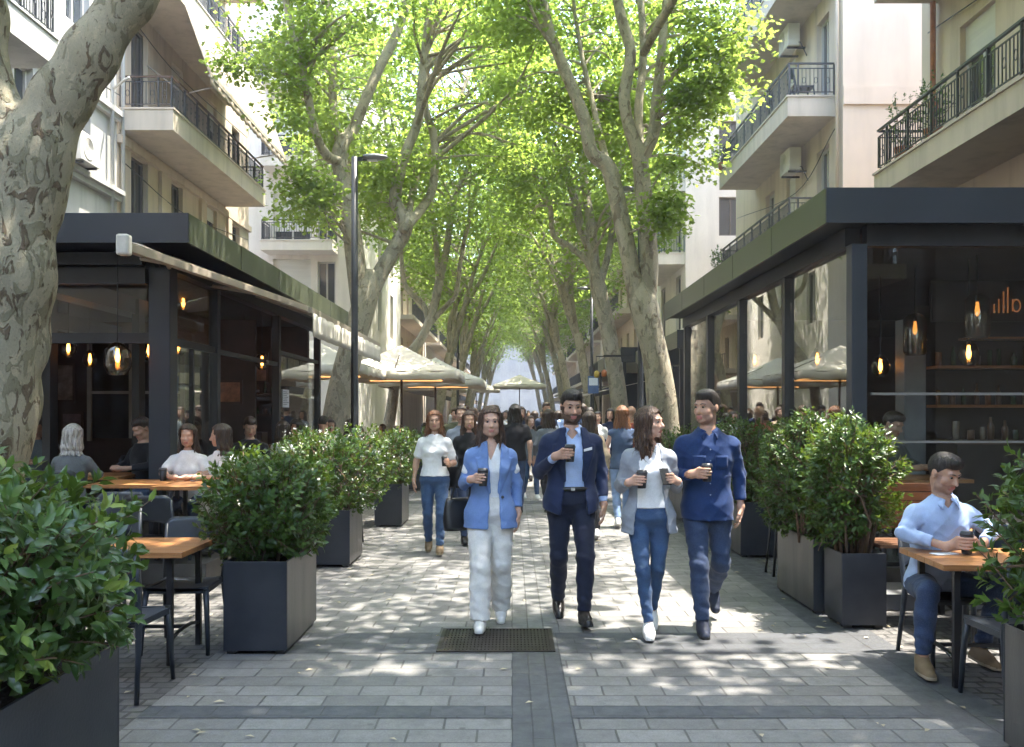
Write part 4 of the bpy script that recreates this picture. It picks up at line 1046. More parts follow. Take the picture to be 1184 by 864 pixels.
def wall_with_holes(b, fr, u0, u1, z0, z1, holes, dep=.22):
    us = sorted({u0, u1} | {h[0] for h in holes} | {h[1] for h in holes}); zs = sorted({z0, z1} | {h[2] for h in holes} | {h[3] for h in holes})
    fl = fr.u.cross(Vector((0, 0, 1))).dot(fr.n) < 0
    def quad(P): b.add(P[::-1] if fl else P, [(0, 1, 2, 3)])
    for a, c in zip(us, us[1:]):
        for e, f in zip(zs, zs[1:]):
            if any(h[0] <= a and c <= h[1] and h[2] <= e and f <= h[3] for h in holes): continue
            quad([fr.p(a, 0, e), fr.p(c, 0, e), fr.p(c, 0, f), fr.p(a, 0, f)])
    for a, c, e, f in holes:
        quad([fr.p(a, 0, e), fr.p(a, 0, f), fr.p(a, -dep, f), fr.p(a, -dep, e)][::-1]); quad([fr.p(c, 0, e), fr.p(c, 0, f), fr.p(c, -dep, f), fr.p(c, -dep, e)])
        quad([fr.p(a, 0, f), fr.p(c, 0, f), fr.p(c, -dep, f), fr.p(a, -dep, f)]); quad([fr.p(a, 0, e), fr.p(c, 0, e), fr.p(c, -dep, e), fr.p(a, -dep, e)][::-1])

def window(fr, root, h, frame, kind='window', shutter=0.0, dep=.22, leafs=2, curtain=None):
    a, c, e, f = h; w = .06; b = MB()
    fr.box(b, a, c, -dep + .03, -dep + .10, f - w, f); fr.box(b, a, c, -dep + .03, -dep + .10, e, e + w)
    n = leafs
    for i in range(n + 1):
        x = a + (c - a) * i / n; x0 = max(a, x - w / 2 * (1 if 0 < i < n else 2 if i == n else 0)); x1 = min(c, x0 + w)
        fr.box(b, x0, x1, -dep + .035, -dep + .105, e + w + .002, f - w - .002)
    o = b.build(kind, frame, root)
    g = MB(); fr.box(g, a + .01, c - .01, -dep + .045, -dep + .06, e + .01, f - .01); g.build('pane', MT['winglass'], o)
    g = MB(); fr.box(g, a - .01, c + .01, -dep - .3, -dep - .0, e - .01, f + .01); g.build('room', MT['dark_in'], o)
    if shutter:
        g = MB(); fr.box(g, a + .005, c - .005, -dep + .11, -dep + .13, f - (f - e) * shutter, f - .003); g.build('shutter', MT['shutter'], o)

def railing(fr, par, u0, u1, d, z0, h, d0=0.03, ends=(1, 1), orn=True, mat=None, step=.09, cap=None):
    b = MB(); t = .016
    segs = [((u0, d), (u1, d))]
    if ends[0]: segs.append(((u0, d0), (u0, d - .02)))
    if ends[1]: segs.append(((u1, d0), (u1, d - .02)))
    for (a, da), (c, dc) in segs:
        A = fr.p(a, da, z0); C = fr.p(c, dc, z0); L = (C - A).length; D = (C - A) / L; Z = Vector((0, 0, 1))
        b.bar(A + Z * (h), C + Z * (h), .05, .035, 1); b.bar(A + Z * (h - .11), C + Z * (h - .11), .018, .02); b.bar(A + Z * .09, C + Z * .09, .018, .02)
        n = max(2, int(L / step))
        for i in range(n + 1):
            q = A + D * (L * i / n); post = i % 9 == 0
            b.bar(q + Z * (0 if post else .09), q + Z * (h - (.02 if post else .11)), .034 if post else .014, None)
            if orn and not post and i % 3 == 1 and i < n:
                m = q + D * (L / n * .5); zz = .09 + (h - .20) * .5; r = L / n * .42
                pts = [m + D * (r * math.cos(w)) + Z * (zz + r * 1.9 * math.sin(w)) for w in [2 * math.pi * k / 8 for k in range(9)]]
                b.tube(pts, .007, 4, 0, False)
    b.build('railing', [mat or MT['rail'], cap or mat or MT['rail']], par)

def balcony(fr, root, u0, u1, dep, zb, th=.42, h=.72, mat=None, ends=(1, 1), orn=True, lip=True, cap=None, rm=None):
    b = MB(); fr.box(b, u0, u1, 0, dep, zb, zb + th)
    if lip: fr.box(b, u0 - .025, u1 + .025, -.01, dep + .025, zb + th + .002, zb + th + .04)
    o = b.build('balcony', mat or MT['slab'], root)
    railing(fr, o, u0 + .05, u1 - .05, dep - .05, zb + th + .04, h, ends=ends, orn=orn, cap=cap, mat=rm)
    return o

def ac_unit(loc, rz, label):
    """split air conditioner: local front is -Y"""
    r = empty('air_conditioner', loc, rz, label, 'air conditioner', 'air conditioners on the house walls')
    b = MB(); b.box(-.40, .40, -.15, .15, 0, .56); b.build('casing', MT['ac'], r, .015)
    f = MB(); f.lathe([(.23, 0), (.23, .008), (.205, .012), (.20, .002)], (0, 0, 0), 24)
    for q in range(5): f.tube([(.2 * (q + .5) / 5.0 * math.cos(a), .2 * (q + .5) / 5.0 * math.sin(a), .01) for a in [2 * math.pi * k / 20 for k in range(21)]], .004, 4, 0, False)
    f.lathe([(.195, -.004), (.195, .0005)], (0, 0, 0), 20, 1)
    f.v = [(x - .09, -.151 - z, y + .28) for x, y, z in f.v]; f.build('fan_grille', [MT['ac'], MT['black']], r)
    for x in (-.28, .28): k = MB(); k.box(x - .02, x + .02, -.14, .40, -.045, -.002); k.build('bracket', MT['rail'], r)
    k = MB(); k.tube([(.30, .10, .1), (.46, .14, .05), (.47, .3, -.3)], .015, 6); k.build('hose', MT['rail'], r)
    return r

def house(label, name='apartment_building'): return empty(name, (0, 0, 0), 0, label, 'building')

def block(root, x0, x1, y0, y1, h, mat, skip=()):
    """closed body set 0.25 m behind its facades + roof"""
    b = MB(); b.box(x0, x1, y0, y1, h, h + .25); b.box(x0 + .3, x1 - .3, y0 + .3, y1 - .3, -.05, h - .003); b.build('roof', mat, root)

def facade(root, fr, u0, u1, z0, z1, holes, mat, frame, doors=(), **kw):
    b = MB(); wall_with_holes(b, fr, u0, u1, z0, z1, holes); b.build('wall', mat, root)
    for i, h in enumerate(holes):
        window(fr, root, h, frame, 'balcony_door' if h in doors else 'window', kw.get('shut', {}).get(i, 0), leafs=1 if h[1] - h[0] < .7 else 2)

# L-A: cream house over the dark café, big balconies
A = house('cream apartment house with long iron-railed balconies and a striped drop awning above the dark café')
fa = FR((-8.7, 20, 0), (0, 1, 0), (1, 0, 0))
hol = []; drs = []
for zf in (5.45, 8.5, 11.6, 14.7):
    for u0, w, z0, hh in ((.75, .95, 0, 2.15), (3.2, .8, 0 if zf > 6 else .9, 2.15), (5.9, .85, 0 if zf > 6 else .9, 2.15), (8.2, .8, .9, 2.1)):
        h = (u0, u0 + w, zf + z0, zf + hh); hol.append(h); drs.append(h)
facade(A, fa, 0, 10, 0, 18, hol, MT['stuccoA'], MT['winframe_dark'], drs, shut={5: .5, 6: .35, 2: .3})
block(A, -16, -8.74, 20.02, 30, 18, MT['stuccoA'])
b = MB(); FR((-16, 20, 0), (1, 0, 0), (0, -1, 0)); e1 = FR((-16, 20, 0), (1, 0, 0), (0, -1, 0)); wall_with_holes(b, e1, 0, 7.3, 0, 18, []); b.build('end_wall', MT['stuccoA'], A); b = MB(); e2 = FR((-8.7, 30, 0), (-1, 0, 0), (0, 1, 0)); wall_with_holes(b, e2, 0, 7.3, 0, 18, [])
b.build('end_wall', MT['stuccoA'], A)
for u in (2.35, 5.2, 7.6): b = MB(); fa.box(b, u, u + .35, .002, .09, 5.0, 7.61); b.build('pilaster', MT['stuccoA'], A)
b = MB(); fa.box(b, -.0, 10, .003, .10, 7.62, 7.8); b.build('string_course', MT['stuccoA'], A)
for zb in (7.92, 11.0, 14.1): balcony(fa, A, .1, 7.6, 1.2, zb, .46, .70, cap=MT['dark_wood'] if zb < 8 else None)
b = MB(); 
for z in (3, 7.5): pass
b.tube([(-8.62, 20.12, 4), (-8.62, 20.12, 17.5)], .05, 8); b.build('downpipe', MT['stuccoB'], A)

# drop awning on the upper balcony
aw = empty('balcony_awning', (-7.45, 21, 11.0), 0, 'sloping striped canvas awning let down over the railed balcony', 'awning')
N = 44; SC = 1.0
def awn(u, v): return ((.02 + .62 * v, -.5 + 7.0 * u, -1.75 * v + .05 * math.sin(u * 30) * v * .3), (.94, 0, .34))
b = MB(); b.sheet(awn, N, 8, .012); b.build('canvas', MT['canvas_tan'], aw)
b = MB()
def val(u, v): return ((.645 + .01 * math.sin(u * 90), -.5 + 7.0 * u, -1.75 - (.17 + .05 * abs(math.sin(u * 60))) * v), (1, 0, 0))
b.sheet(val, 132, 2, .008); b.build('valance', MT['canvas_tan'], aw)
b = MB(); b.bar((.64, -.55, -1.74), (.64, 6.55, -1.74), .05); b.build('front_bar', MT['awn_bar'], aw); b = MB(); b.tube([(-1.1, .3, -1.2), (-.2, .2, -1.9), (.62, .1, -1.75)], .018, 6); b.build('arm', MT['awn_bar'], aw); b = MB(); b.tube([(-1.1, 5.6, -1.2), (-.2, 5.6, -1.9), (.62, 5.6, -1.75)], .018, 6); b.build('arm', MT['awn_bar'], aw)

# L-0: grey-white house nearest on the café side
B = house('grey-white older house with a cornice ledge and a small balcony behind the mottled trunk')
fb = FR((-8.7, 6, 0), (0, 1, 0), (1, 0, 0))
hb = [(11.6, 12.75, 6.75, 7.9), (9.6, 10.5, 6.75, 7.9), (5.6, 6.6, 7.85, 10.0), (7.6, 8.5, 7.85, 10.0), (11.7, 12.7, 9.4, 10.9), (9.6, 10.5, 9.4, 10.9), (11.6, 12.6, 12.3, 14)]
facade(B, fb, 0, 13.99, 0, 16, hb, MT['stuccoB'], MT['winframe'], ())
block(B, -16, -8.74, 6.02, 19.98, 16, MT['stuccoB'])
b = MB()
for z, d, hh in ((6.42, .20, .10), (6.30, .12, .118), (8.15, .16, .12), (8.05, .10, .098)): fb.box(b, 9.0, 13.97, .002, d, z, z + hh)
b.build('cornice', MT['stuccoB'], B)
balcony(fb, B, 3.8, 9.0, 1.2, 7.35, .45, .75, MT['stuccoB'], cap=MT['dark_wood'])
b = MB(); b.tube([(-8.58, 19.5, 5), (-8.58, 19.5, 15.5)], .045, 8); b.tube([(-8.58, 19.5, 8.6), (-8.3, 19.4, 8.75), (-8.1, 19.2, 8.75)], .03, 6); b.build('downpipe', MT['stuccoB'], B)
ac_unit((-8.45, 17.9, 6.56), R(90), 'small white air conditioner on the ledge below the grey house window')

# L-C: white house facing down the street
C = house('white corner house with a roller shutter and a small iron balcony behind the leaves')
fc = FR((-10.5, 35, 0), (1, 0, 0), (0, -1, 0)); hc = []
for z in (5.3, 8.1, 11.3, 14.4): hc += [(1.3, 2.75, z, z + 2.3), (3.0, 3.7, z, z + 2.2)]
facade(C, fc, 0, 4.6, 0, 18.5, hc, MT['stuccoW'], MT['winframe'], hc, shut={0: .6, 2: .75, 4: .6, 6: .8})
block(C, -16, -5.94, 35.04, 48, 18.5, MT['stuccoW'])
fc2 = FR((-5.9, 35, 0), (0, 1, 0), (1, 0, 0)); hc2 = []
for z in (5.3, 8.3, 11.3, 14.4): hc2 += [(1.5, 2.6, z, z + 2.1), (5, 6.1, z, z + 2.1), (9, 10.1, z, z + 2.1)]
facade(C, fc2, 0, 13, 0, 18.5, hc2, MT['stuccoW'], MT['winframe'], hc2)
for z in (7.75, 10.9, 14.0): balcony(fc, C, 1.1, 3.8, 1.1, z, .35, .75, MT['stuccoW'], orn=False)

# R-A: cream house with stacked balconies and air conditioners
D = house('cream house with three stacked railed balconies and a blank end wall above the glass café')
fd = FR((7.4, 20.3, 0), (0, 1, 0), (-1, 0, 0)); hd = []
for zf in (5.8, 8.9, 12.0, 15.0): hd += [(.9, 1.75, zf, zf + 2.15), (3.4, 4.2, zf, zf + 2.15), (5.3, 6.2, zf, zf + 2.15)]
facade(D, fd, 0, 9.7, 0, 18, hd, MT['stuccoA'], MT['winframe'], hd, shut={1: .45, 4: .3, 6: .55, 8: .4})
block(D, 7.44, 16, 20.34, 30, 18, MT['stuccoP'])
b = MB(); ee = FR((16, 20.3, 0), (-1, 0, 0), (0, -1, 0)); wall_with_holes(b, ee, 0, 8.6, 0, 18, []); ee.box(b, 0, 8.6, .002, .05, 8.55, 8.95); ee.box(b, 0, 8.6, .002, .05, 14.7, 15.0)
b.build('end_wall', MT['stuccoP'], D); b = MB(); e2 = FR((7.4, 30, 0), (1, 0, 0), (0, 1, 0)); wall_with_holes(b, e2, 0, 8.6, 0, 18, []); b.build('end_wall', MT['stuccoP'], D)
for zb in (5.36, 8.44, 11.52, 14.6): balcony(fd, D, .45, 7.3, 1.1, zb, .44, .74)
b = MB(); b.tube([(7.32, 20.45, 4), (7.32, 20.45, 17)], .04, 8); b.build('downpipe', MT['stuccoA'], D)
ac_unit((7.08, 23.1, 7.75), R(-90), 'beige air conditioner hanging under the middle balcony of the cream house')
ac_unit((7.08, 23.2, 10.9), R(-90), 'beige air conditioner hanging under the upper balcony of the cream house')

# R-B: house over the glass café, nearest
E = house('beige house with a long overhanging balcony and white framed door right above the glass café')
fe = FR((7.4, 4, 0), (0, 1, 0), (-1, 0, 0)); he = []
for zf in (5.82, 9.2): he += [(9.9, 11.0, zf, zf + 2.2), (6.0, 7.2, zf, zf + 2.2), (2, 3.2, zf, zf + 2.2)]
facade(E, fe, 0, 12.4, 0, 12.2, he, MT['stuccoA'], MT['winframe'], he, shut={0: .25, 1: .6})
block(E, 7.44, 16, 4, 16.36, 12.2, MT['stuccoA'])
b = MB(); e2 = FR((7.4, 16.4, 0), (1, 0, 0), (0, 1, 0)); wall_with_holes(b, e2, 0, 8.6, 0, 12.2, []); b.build('end_wall', MT['stuccoP'], E)
balcony(fe, E, 4.0, 11.8, 1.1, 5.42, .36, .72); balcony(fe, E, 4.0, 11.8, 1.1, 8.78, .36, .72)
b = MB(); b.tube([(7.3, 15.75, 4), (7.3, 15.75, 12)], .05, 8); b.box(7.24, 7.36, 15.68, 15.82, 6.9, 7.05); b.build('downpipe', MT['terracotta'], E)

# R-C: white house
G = house('tall white house with a plain bright end wall, brown shutters and small blue-railed balconies')
fg = FR((10.9, 34, 0), (-1, 0, 0), (0, -1, 0)); hg = [(2.25, 3.15, 8.3, 9.75), (2.25, 3.15, 11.4, 12.6), (2.25, 3.15, 5.2, 6.6)]
facade(G, fg, 0, 4.4, 0, 13.9, hg, MT['stuccoW'], MT['winframe_dark'], ())
block(G, 6.54, 16, 34.04, 46, 13.9, MT['stuccoW'])
fg2 = FR((6.5, 34, 0), (0, 1, 0), (-1, 0, 0)); hg2 = []
for z in (4.9, 7.7, 10.4): hg2 += [(1.0, 2.0, z, z + 2.1), (4.5, 5.5, z, z + 2.1), (8, 9, z, z + 2.1)]
facade(G, fg2, 0, 12, 0, 13.9, hg2, MT['stuccoW'], MT['winframe_dark'], hg2)
for z in (7.25, 10.0): balcony(fg2, G, .1, 6, 1.05, z, .4, .85, MT['stuccoW'], orn=False, rm=plain('blue_grey_rail', (.06, .09, .13), .5))
b = MB(); fg.box(b, -.1, 4.4, .003, .12, 13.2, 13.5); fg.box(b, 0, 4.4, .004, .05, 6.35, 6.45); b.build('cornice', MT['stuccoW'], G)
b = MB(); b.box(7.4, 14, 36, 44, 14.15, 16.2); b.build('penthouse', MT['stuccoW'], G)
b = MB(); b.box(8.0, 9.6, 35.95, 35.99, 14.5, 15.9); b.build('penthouse_window', plain('blue_glazing', (.16, .24, .36), .1, spec=.8), G)
ac_unit((8.55, 33.75, 7.5), 0, 'white air conditioner with round fan on the bright end wall')

# far houses
def far_house(label, side, y0, y1, h, mat, seed):
    r = house(label); g = random.Random(seed); X = 6.6 * side
    fr = FR((X, y0, 0), (0, 1, 0), (-side, 0, 0)); n = int((y1 - y0) / 3); hs = []
    for k in range(int((h - 3.6) / 3)):
        for i in range(n): u = (i + .5) * (y1 - y0) / n; hs.append((u - .5, u + .5, 4.2 + 3 * k, 6.2 + 3 * k))
    b = MB(); wall_with_holes(b, fr, 0, y1 - y0, 0, h, hs); ef = FR((X, y0, 0), (side, 0, 0), (0, -1, 0)); wall_with_holes(b, ef, 0, 9, 0, h, []); b.build('wall', mat, r)
    w = MB(); 
    for a, c, e, f in hs: fr.box(w, a + .01, c - .01, -.24, -.18, e + .01, f - .01)
    tag(w.build('window', MT['winglass'], r), kind='stuff')
    x0, x1 = sorted((X + side * .05, X + side * 9)); block(r, x0, x1, y0 + .05, y1, h, mat)
    for k in range(int((h - 3.6) / 3)):
        bb = MB(); fr.box(bb, .6, y1 - y0 - .6, 0, 1.1, 3.9 + 3 * k, 4.15 + 3 * k)
        for u in np.arange(.7, y1 - y0 - .6, .35): fr.box(bb, u, u + .03, 1.03, 1.06, 4.15 + 3 * k, 4.95 + 3 * k, 1)
        fr.box(bb, .6, y1 - y0 - .6, 1.02, 1.07, 4.952 + 3 * k, 5.0 + 3 * k, 1); bb.build('balcony', [MT['slab'], MT['rail']], r)
    f = MB(); fr.box(f, .3, y1 - y0 - .3, .3, 2.6, 2.9, 3.05); fr.box(f, .3, y1 - y0 - .3, 2.602, 2.66, 2.7, 3.06); f.build('shop_canopy', MT['canvas_tan'] if seed % 2 else MT['steel_dark'], r)
    return r
far_house('beige house in the row beyond the white corner house on the umbrella side', -1, 50, 68, 16, MT['stuccoA'], 1)
far_house('pale house farther down the row on the umbrella side', -1, 69, 92, 18, MT['stuccoW'], 2)
far_house('last cream house of the row on the umbrella side', -1, 93, 125, 17, MT['stuccoA'], 3)
far_house('cream house just beyond the tall white house with brown shutters', 1, 47, 66, 16, MT['stuccoP'], 4)
far_house('white house farther along on the lamp and sign side', 1, 67, 92, 18, MT['stuccoW'], 5)
far_house('last beige house of the row on the sign side', 1, 93, 125, 17, MT['stuccoA'], 6)
far_house('cream house behind the viewpoint on the umbrella side', -1, -34, 3, 9, MT['stuccoA'], 7)
far_house('unseen umber house added behind the viewpoint on the sign side', 1, -34, 2, 9, stucco('umber_stucco', (.11, .10, .085)), 8)  # unseen house, coloured dark to dim the café glass reflections
H = house('white building with a gable closing the far end of the promenade')
b = MB(); b.box(-14, 14, 150, 160, 0, 15); b.add([(-5, 149.8, 15), (5, 149.8, 15), (0, 149.8, 19), (-5, 159, 15), (5, 159, 15), (0, 159, 19)], [(0, 1, 2), (5, 4, 3), (0, 2, 5, 3), (1, 4, 5, 2)]); b.build('wall', stucco('weathered_stone', (.24, .235, .22)), H)
for i in range(9):
    for k in range(4): b = MB(); b.box(-10.6 + i * 2.5, -9.4 + i * 2.5, 149.9, 149.97, 2 + k * 3.2, 4 + k * 3.2); b.build('window', MT['far_window'], H)

# ------------------------------------------------------------------ cafe pavilions
def pavilion(label, x_in, x_back, y0, y1, xo, yo, yend, zf0, zf1, ys, base, side):
    """side=+1: street lies towards -X. x_in glazing line, xo fascia line, yo front fascia line"""
    r = empty('cafe_pavilion', ((x_in + x_back) / 2, y0, 0), 0, label, 'café'); ox, oy = r.location[0], y0
    def B(name, mats, *boxes, par=None, bev=0):
        b = MB()
        for q in boxes:
            x0, x1 = sorted(q[0:2]); b.box(x0 - ox, x1 - ox, q[2] - oy, q[3] - oy, q[4], q[5], q[6] if len(q) > 6 else 0)
        return b.build(name, mats, par or r, bev)
    rf = B('roof', [MT['steel_dark']], (xo + .03 * side, x_back, yo + .03, yend, zf0 + .04, zf1 - .04))
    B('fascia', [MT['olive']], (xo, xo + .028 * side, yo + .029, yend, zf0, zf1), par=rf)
    B('front_fascia', [MT['slate']], (xo, x_back, yo, yo + .028, zf0, zf1 + .0), par=rf)
    for i in range(1, 5):
        y = yo + (yend - yo) * i / 5; B('fascia_joint', [MT['steel_dark']], (xo - .003 * side, xo, y - .006, y + .006, zf0 + .01, zf1 - .01), par=rf)
    B('header_beam', [MT['steel_dark']], (x_in - .07, x_in + .07, y0 + .1, yend - .1, zf0 - .14, zf0 + .035), (x_in + .071 * side, x_back, y0 - .06, y0 + .06, zf0 - .16, zf0 + .035))
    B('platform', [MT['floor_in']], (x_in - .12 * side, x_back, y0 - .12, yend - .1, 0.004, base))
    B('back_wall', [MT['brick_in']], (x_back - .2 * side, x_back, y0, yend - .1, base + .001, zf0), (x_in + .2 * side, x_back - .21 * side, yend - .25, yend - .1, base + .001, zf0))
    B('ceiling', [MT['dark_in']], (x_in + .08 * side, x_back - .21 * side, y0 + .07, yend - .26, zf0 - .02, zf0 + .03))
    cw = .115 if side < 0 else .07
    for y in ys: B('pillar', [MT['slate'] if y == ys[0] else MT['steel_dark']], (x_in - (cw if y == ys[0] else .06), x_in + (cw if y == ys[0] else .06), y - (cw if y == ys[0] else .06), y + (cw if y == ys[0] else .06), base + .001, zf0 - .141), bev=.004)
    return r, B
RP, PB = pavilion('dark glass-walled café pavilion with a reflection-tinted olive roof edge and warm lamps inside', 3.15, 7.25, 8.3, 16.4, 2.77, 8.0, 16.5, 3.33, 3.64, (8.3, 10.35, 12.4, 14.4, 16.3), .26, 1)
ys = (8.3, 10.35, 12.4, 14.4, 16.3)
for a, c in zip(ys, ys[1:]): PB('glass_pane', [MT['glass']], (3.144, 3.156, a + .12, c - .065, .30, 3.185))
PB('glass_pane', [MT['glass']], (3.22, 5.2, 8.294, 8.306, .30, 3.165)); PB('glass_pane', [MT['glass']], (5.26, 7.2, 8.294, 8.306, .30, 3.165))
PB('mullion', [MT['steel_dark']], (5.20, 5.26, 8.26, 8.34, .27, 3.168))
PB('glazing_rail', [MT['grey_rail']], (3.27, 7.2, 8.25, 8.285, 1.815, 1.838)); PB('glazing_rail', [MT['grey_rail']], (3.27, 7.2, 8.25, 8.285, 1.38, 1.40))
PB('sill', [MT['steel_dark']], (3.08, 3.22, 8.42, 16.2, .262, .30), (3.27, 7.2, 8.24, 8.36, .262, .298))
PB('step', [MT['step']], (3.03, 7.2, 7.62, 8.17, .003, .13)); 
PB('counter', [MT['dark_wood'], MT['dark_in']], (5.0, 6.6, 10.2, 10.7, .261, 1.30, 1), (4.95, 6.65, 10.15, 10.75, 1.302, 1.345))
PB('brick_pier', [MT['step']], (4.58, 4.83, 10.6, 10.85, .262, 2.75))
sh = PB('shelf', [MT['wood']], (5.2, 6.9, 11.1, 11.4, 2.20, 2.235)); PB('shelf', [MT['wood']], (5.2, 6.9, 11.1, 11.4, 1.72, 1.755)); PB('shelf', [MT['wood']], (5.6, 6.9, 11.1, 11.4, 2.56, 2.585))
PB('shelf_back', [MT['dark_in']], (5.1, 7.0, 11.42, 11.5, .262, 3.0)); PB('sign_board', [MT['dark_in']], (4.9, 6.8, 10.60, 10.64, 2.72, 3.20))
g = random.Random(5)
MB_ = [plain('amber_bottle', (.16, .06, .02), .15, spec=.7), plain('green_bottle', (.03, .07, .04), .12, spec=.7), plain('clear_jar', (.22, .19, .15), .15, spec=.7), plain('brown_jar', (.10, .055, .03), .3)]
for z in (2.236, 1.756, 1.346):
    for i in range(11):
        hgt = g.uniform(.12, .27); rad = g.uniform(.028, .045); x = 5.3 + i * .15 if z > 1.4 else 5.1 + i * .135; y = 11.25 if z > 1.4 else 10.4
        b = MB(); b.lathe([(rad, 0), (rad, hgt * .6), (rad * .45, hgt * .75), (rad * .38, hgt)] if g.random() < .6 else [(rad, 0), (rad, hgt * .75), (rad * .9, hgt * .8)], (0, 0, 0), 10)
        o = b.build('bottle', g.choice(MB_)); o.location = (x, y + g.uniform(-.05, .05), z + .002)
        tag(o, {2.236: 'bottle or jar standing on the wooden upper shelf inside the glass café', 1.756: 'bottle or jar standing on the middle shelf inside the glass café', 1.346: 'bottle or jar standing on the counter inside the glass café'}[z], 'bottle', 'bottles and jars in the glass café')
# neon lettering on the board
nb = empty('neon_sign', (5.62, 10.585, 2.82), 0, 'orange neon lettering of rising strokes and a loop inside the glass café', 'neon sign')
for i, (x, hh) in enumerate(((0, .10), (.055, .16), (.11, .25), (.16, .30))):
    b = MB(); b.tube([(x, 0, 0), (x, 0, hh)], .009, 6); b.build('stroke', MT['neon'], nb)
b = MB(); b.tube([(.215, 0, .02), (.215, 0, .16)], .009, 6); b.tube([(.215 + .0 + .045 + .045 * math.cos(a), 0, .085 + .07 * math.sin(a)) for a in [2 * math.pi * k / 16 for k in range(17)]], .009, 6, 0, False); b.build('loop', MT['neon'], nb)

def pendant(loc, label, kind, ztop, dim=False):
    r = empty('pendant_lamp', loc, 0, label, 'pendant lamp', 'pendant lamps in the cafés'); b = MB()
    b.tube([(0, 0, .12), (0, 0, ztop - loc[2])], .006, 5); b.lathe([(.018, .08), (.02, .13), (.008, .15)], (0, 0, 0), 10); b.build('cord', MT['black'], r)
    b = MB(); b.lathe([(.006, -.07), (.020, -.05), (.026, -.01), (.016, .05), (.014, .085)], (0, 0, 0), 10); b.build('bulb', MT['bulb_dim'] if dim else MT['bulb'], r)
    b = MB()
    prof = {'tall': [(.10, -.30), (.125, -.26), (.125, .10), (.07, .16), (.03, .17)], 'ball': [(.05, -.13), (.10, -.07), (.11, 0), (.08, .08), (.03, .13)], 'jar': [(.09, -.20), (.14, -.10), (.13, .06), (.07, .13), (.03, .15)]}[kind]
    n = 14; k = len(prof); vs = [(q * math.cos(2 * math.pi * j / n), q * math.sin(2 * math.pi * j / n), z) for q, z in prof for j in range(n)]
    b.add(vs, [(i * n + j, i * n + (j + 1) % n, (i + 1) * n + (j + 1) % n, (i + 1) * n + j) for i in range(k - 1) for j in range(n)], 0, True)
    o = b.build('lamp_shade', MT['lampglass'], r); sm = o.modifiers.new('Solid', 'SOLIDIFY'); sm.thickness = .004
    return r
pendant(tuple(px(1130, 358, 9.5)), 'tall ribbed glass pendant lamp beside the orange neon lettering', 'tall', 3.32, True)
pendant(tuple(px(1058, 380, 10.2)), 'shorter cylindrical glass pendant lamp near the glass corner', 'tall', 3.32, True)
pendant(tuple(px(1018, 423, 11)), 'glowing bulb pendant lamp closest to the corner post of the glass café', 'ball', 3.32)
pendant(tuple(px(1074, 414, 12)), 'glowing bulb pendant lamp in front of the brick pier', 'ball', 3.32)
pendant(tuple(px(1120, 408, 9.8)), 'glowing round bulb pendant lamp in front of the wooden bottle shelf', 'ball', 3.32)

LP, PB2 = pavilion('dark open-fronted café pavilion with a reflection-tinted olive roof edge and awnings', -3.84, -8.55, 10.0, 18.1, -3.28, 9.2, 18.2, 3.38, 3.68, (10.0, 11.72, 14.8, 17.9), .20, -1)
PB2('terrace_step', [MT['floor_in']], (-2.95, -8.5, 8.75, 9.87, .003, .198), (-2.95, -3.71, 9.872, 18.1, .003, .198))
PB2('blind_box', [MT['steel_dark']], (-3.96, -8.3, 9.80, 9.93, 3.05, 3.22), (-3.96, -8.3, 9.70, 9.795, 3.24, 3.37))
PB2('transom', [MT['steel_dark']], (-3.96, -8.3, 9.95, 10.06, 2.42, 2.53)); PB2('mullion', [MT['steel_dark']], (-6.0, -5.9, 9.96, 10.05, 2.535, 3.2)); PB2('mullion', [MT['steel_dark']], (-5.9, -5.8, 11.4, 11.6, .201, 3.2)); PB2('mullion', [MT['steel_dark']], (-5.15, -5.05, 12.3, 12.5, .201, 3.2))
PB2('glass_pane', [MT['glass']], (-5.89, -3.97, 9.995, 10.007, 2.535, 3.2)); PB2('glass_pane', [MT['glass']], (-8.3, -6.01, 9.995, 10.007, 2.535, 3.2))
PB2('glass_pane', [MT['glass']], (-3.834, -3.846, 10.14, 11.64, .5, 3.2)); PB2('glass_pane', [MT['glass']], (-3.834, -3.846, 15.0, 17.8, 1.0, 2.6)); 
PB2('transom', [MT['steel_dark']], (-3.80, -3.88, 10.13, 11.64, 2.42, 2.5), (-3.80, -3.88, 11.80, 14.72, 2.42, 2.48), (-3.80, -3.88, 14.88, 17.82, 2.62, 2.68))
PB2('mullion', [MT['steel_dark']], (-3.81, -3.87, 10.85, 10.90, .201, 2.418))
PB2('inner_window', [MT['winglass'], MT['winframe']], (-7.6, -5.95, 16.4, 16.44, 1.2, 2.9), (-6.9, -6.84, 16.35, 16.398, 1.2, 2.9, 1), (-7.6, -5.95, 16.35, 16.399, 2.0, 2.05, 1), (-7.65, -7.58, 16.34, 16.397, 1.15, 2.95, 1), (-5.97, -5.9, 16.34, 16.397, 1.15, 2.95, 1))
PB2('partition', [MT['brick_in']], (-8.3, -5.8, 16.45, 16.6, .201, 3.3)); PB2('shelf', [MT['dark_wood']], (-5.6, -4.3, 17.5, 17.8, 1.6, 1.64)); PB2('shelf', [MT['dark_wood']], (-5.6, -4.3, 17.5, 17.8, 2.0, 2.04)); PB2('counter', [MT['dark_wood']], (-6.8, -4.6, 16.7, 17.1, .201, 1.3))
PB2('duct', [MT['steel_dark']], (-5.4, -5.1, 10.2, 17.8, 3.0, 3.22)); PB2('duct', [MT['black']], (-7.2, -7.0, 10.2, 16.3, 2.95, 3.2))
n_ = empty('paper_notice', tuple(px(303, 461, 15.9)), 0, 'white paper notice with small print taped to the café glass', 'notice')
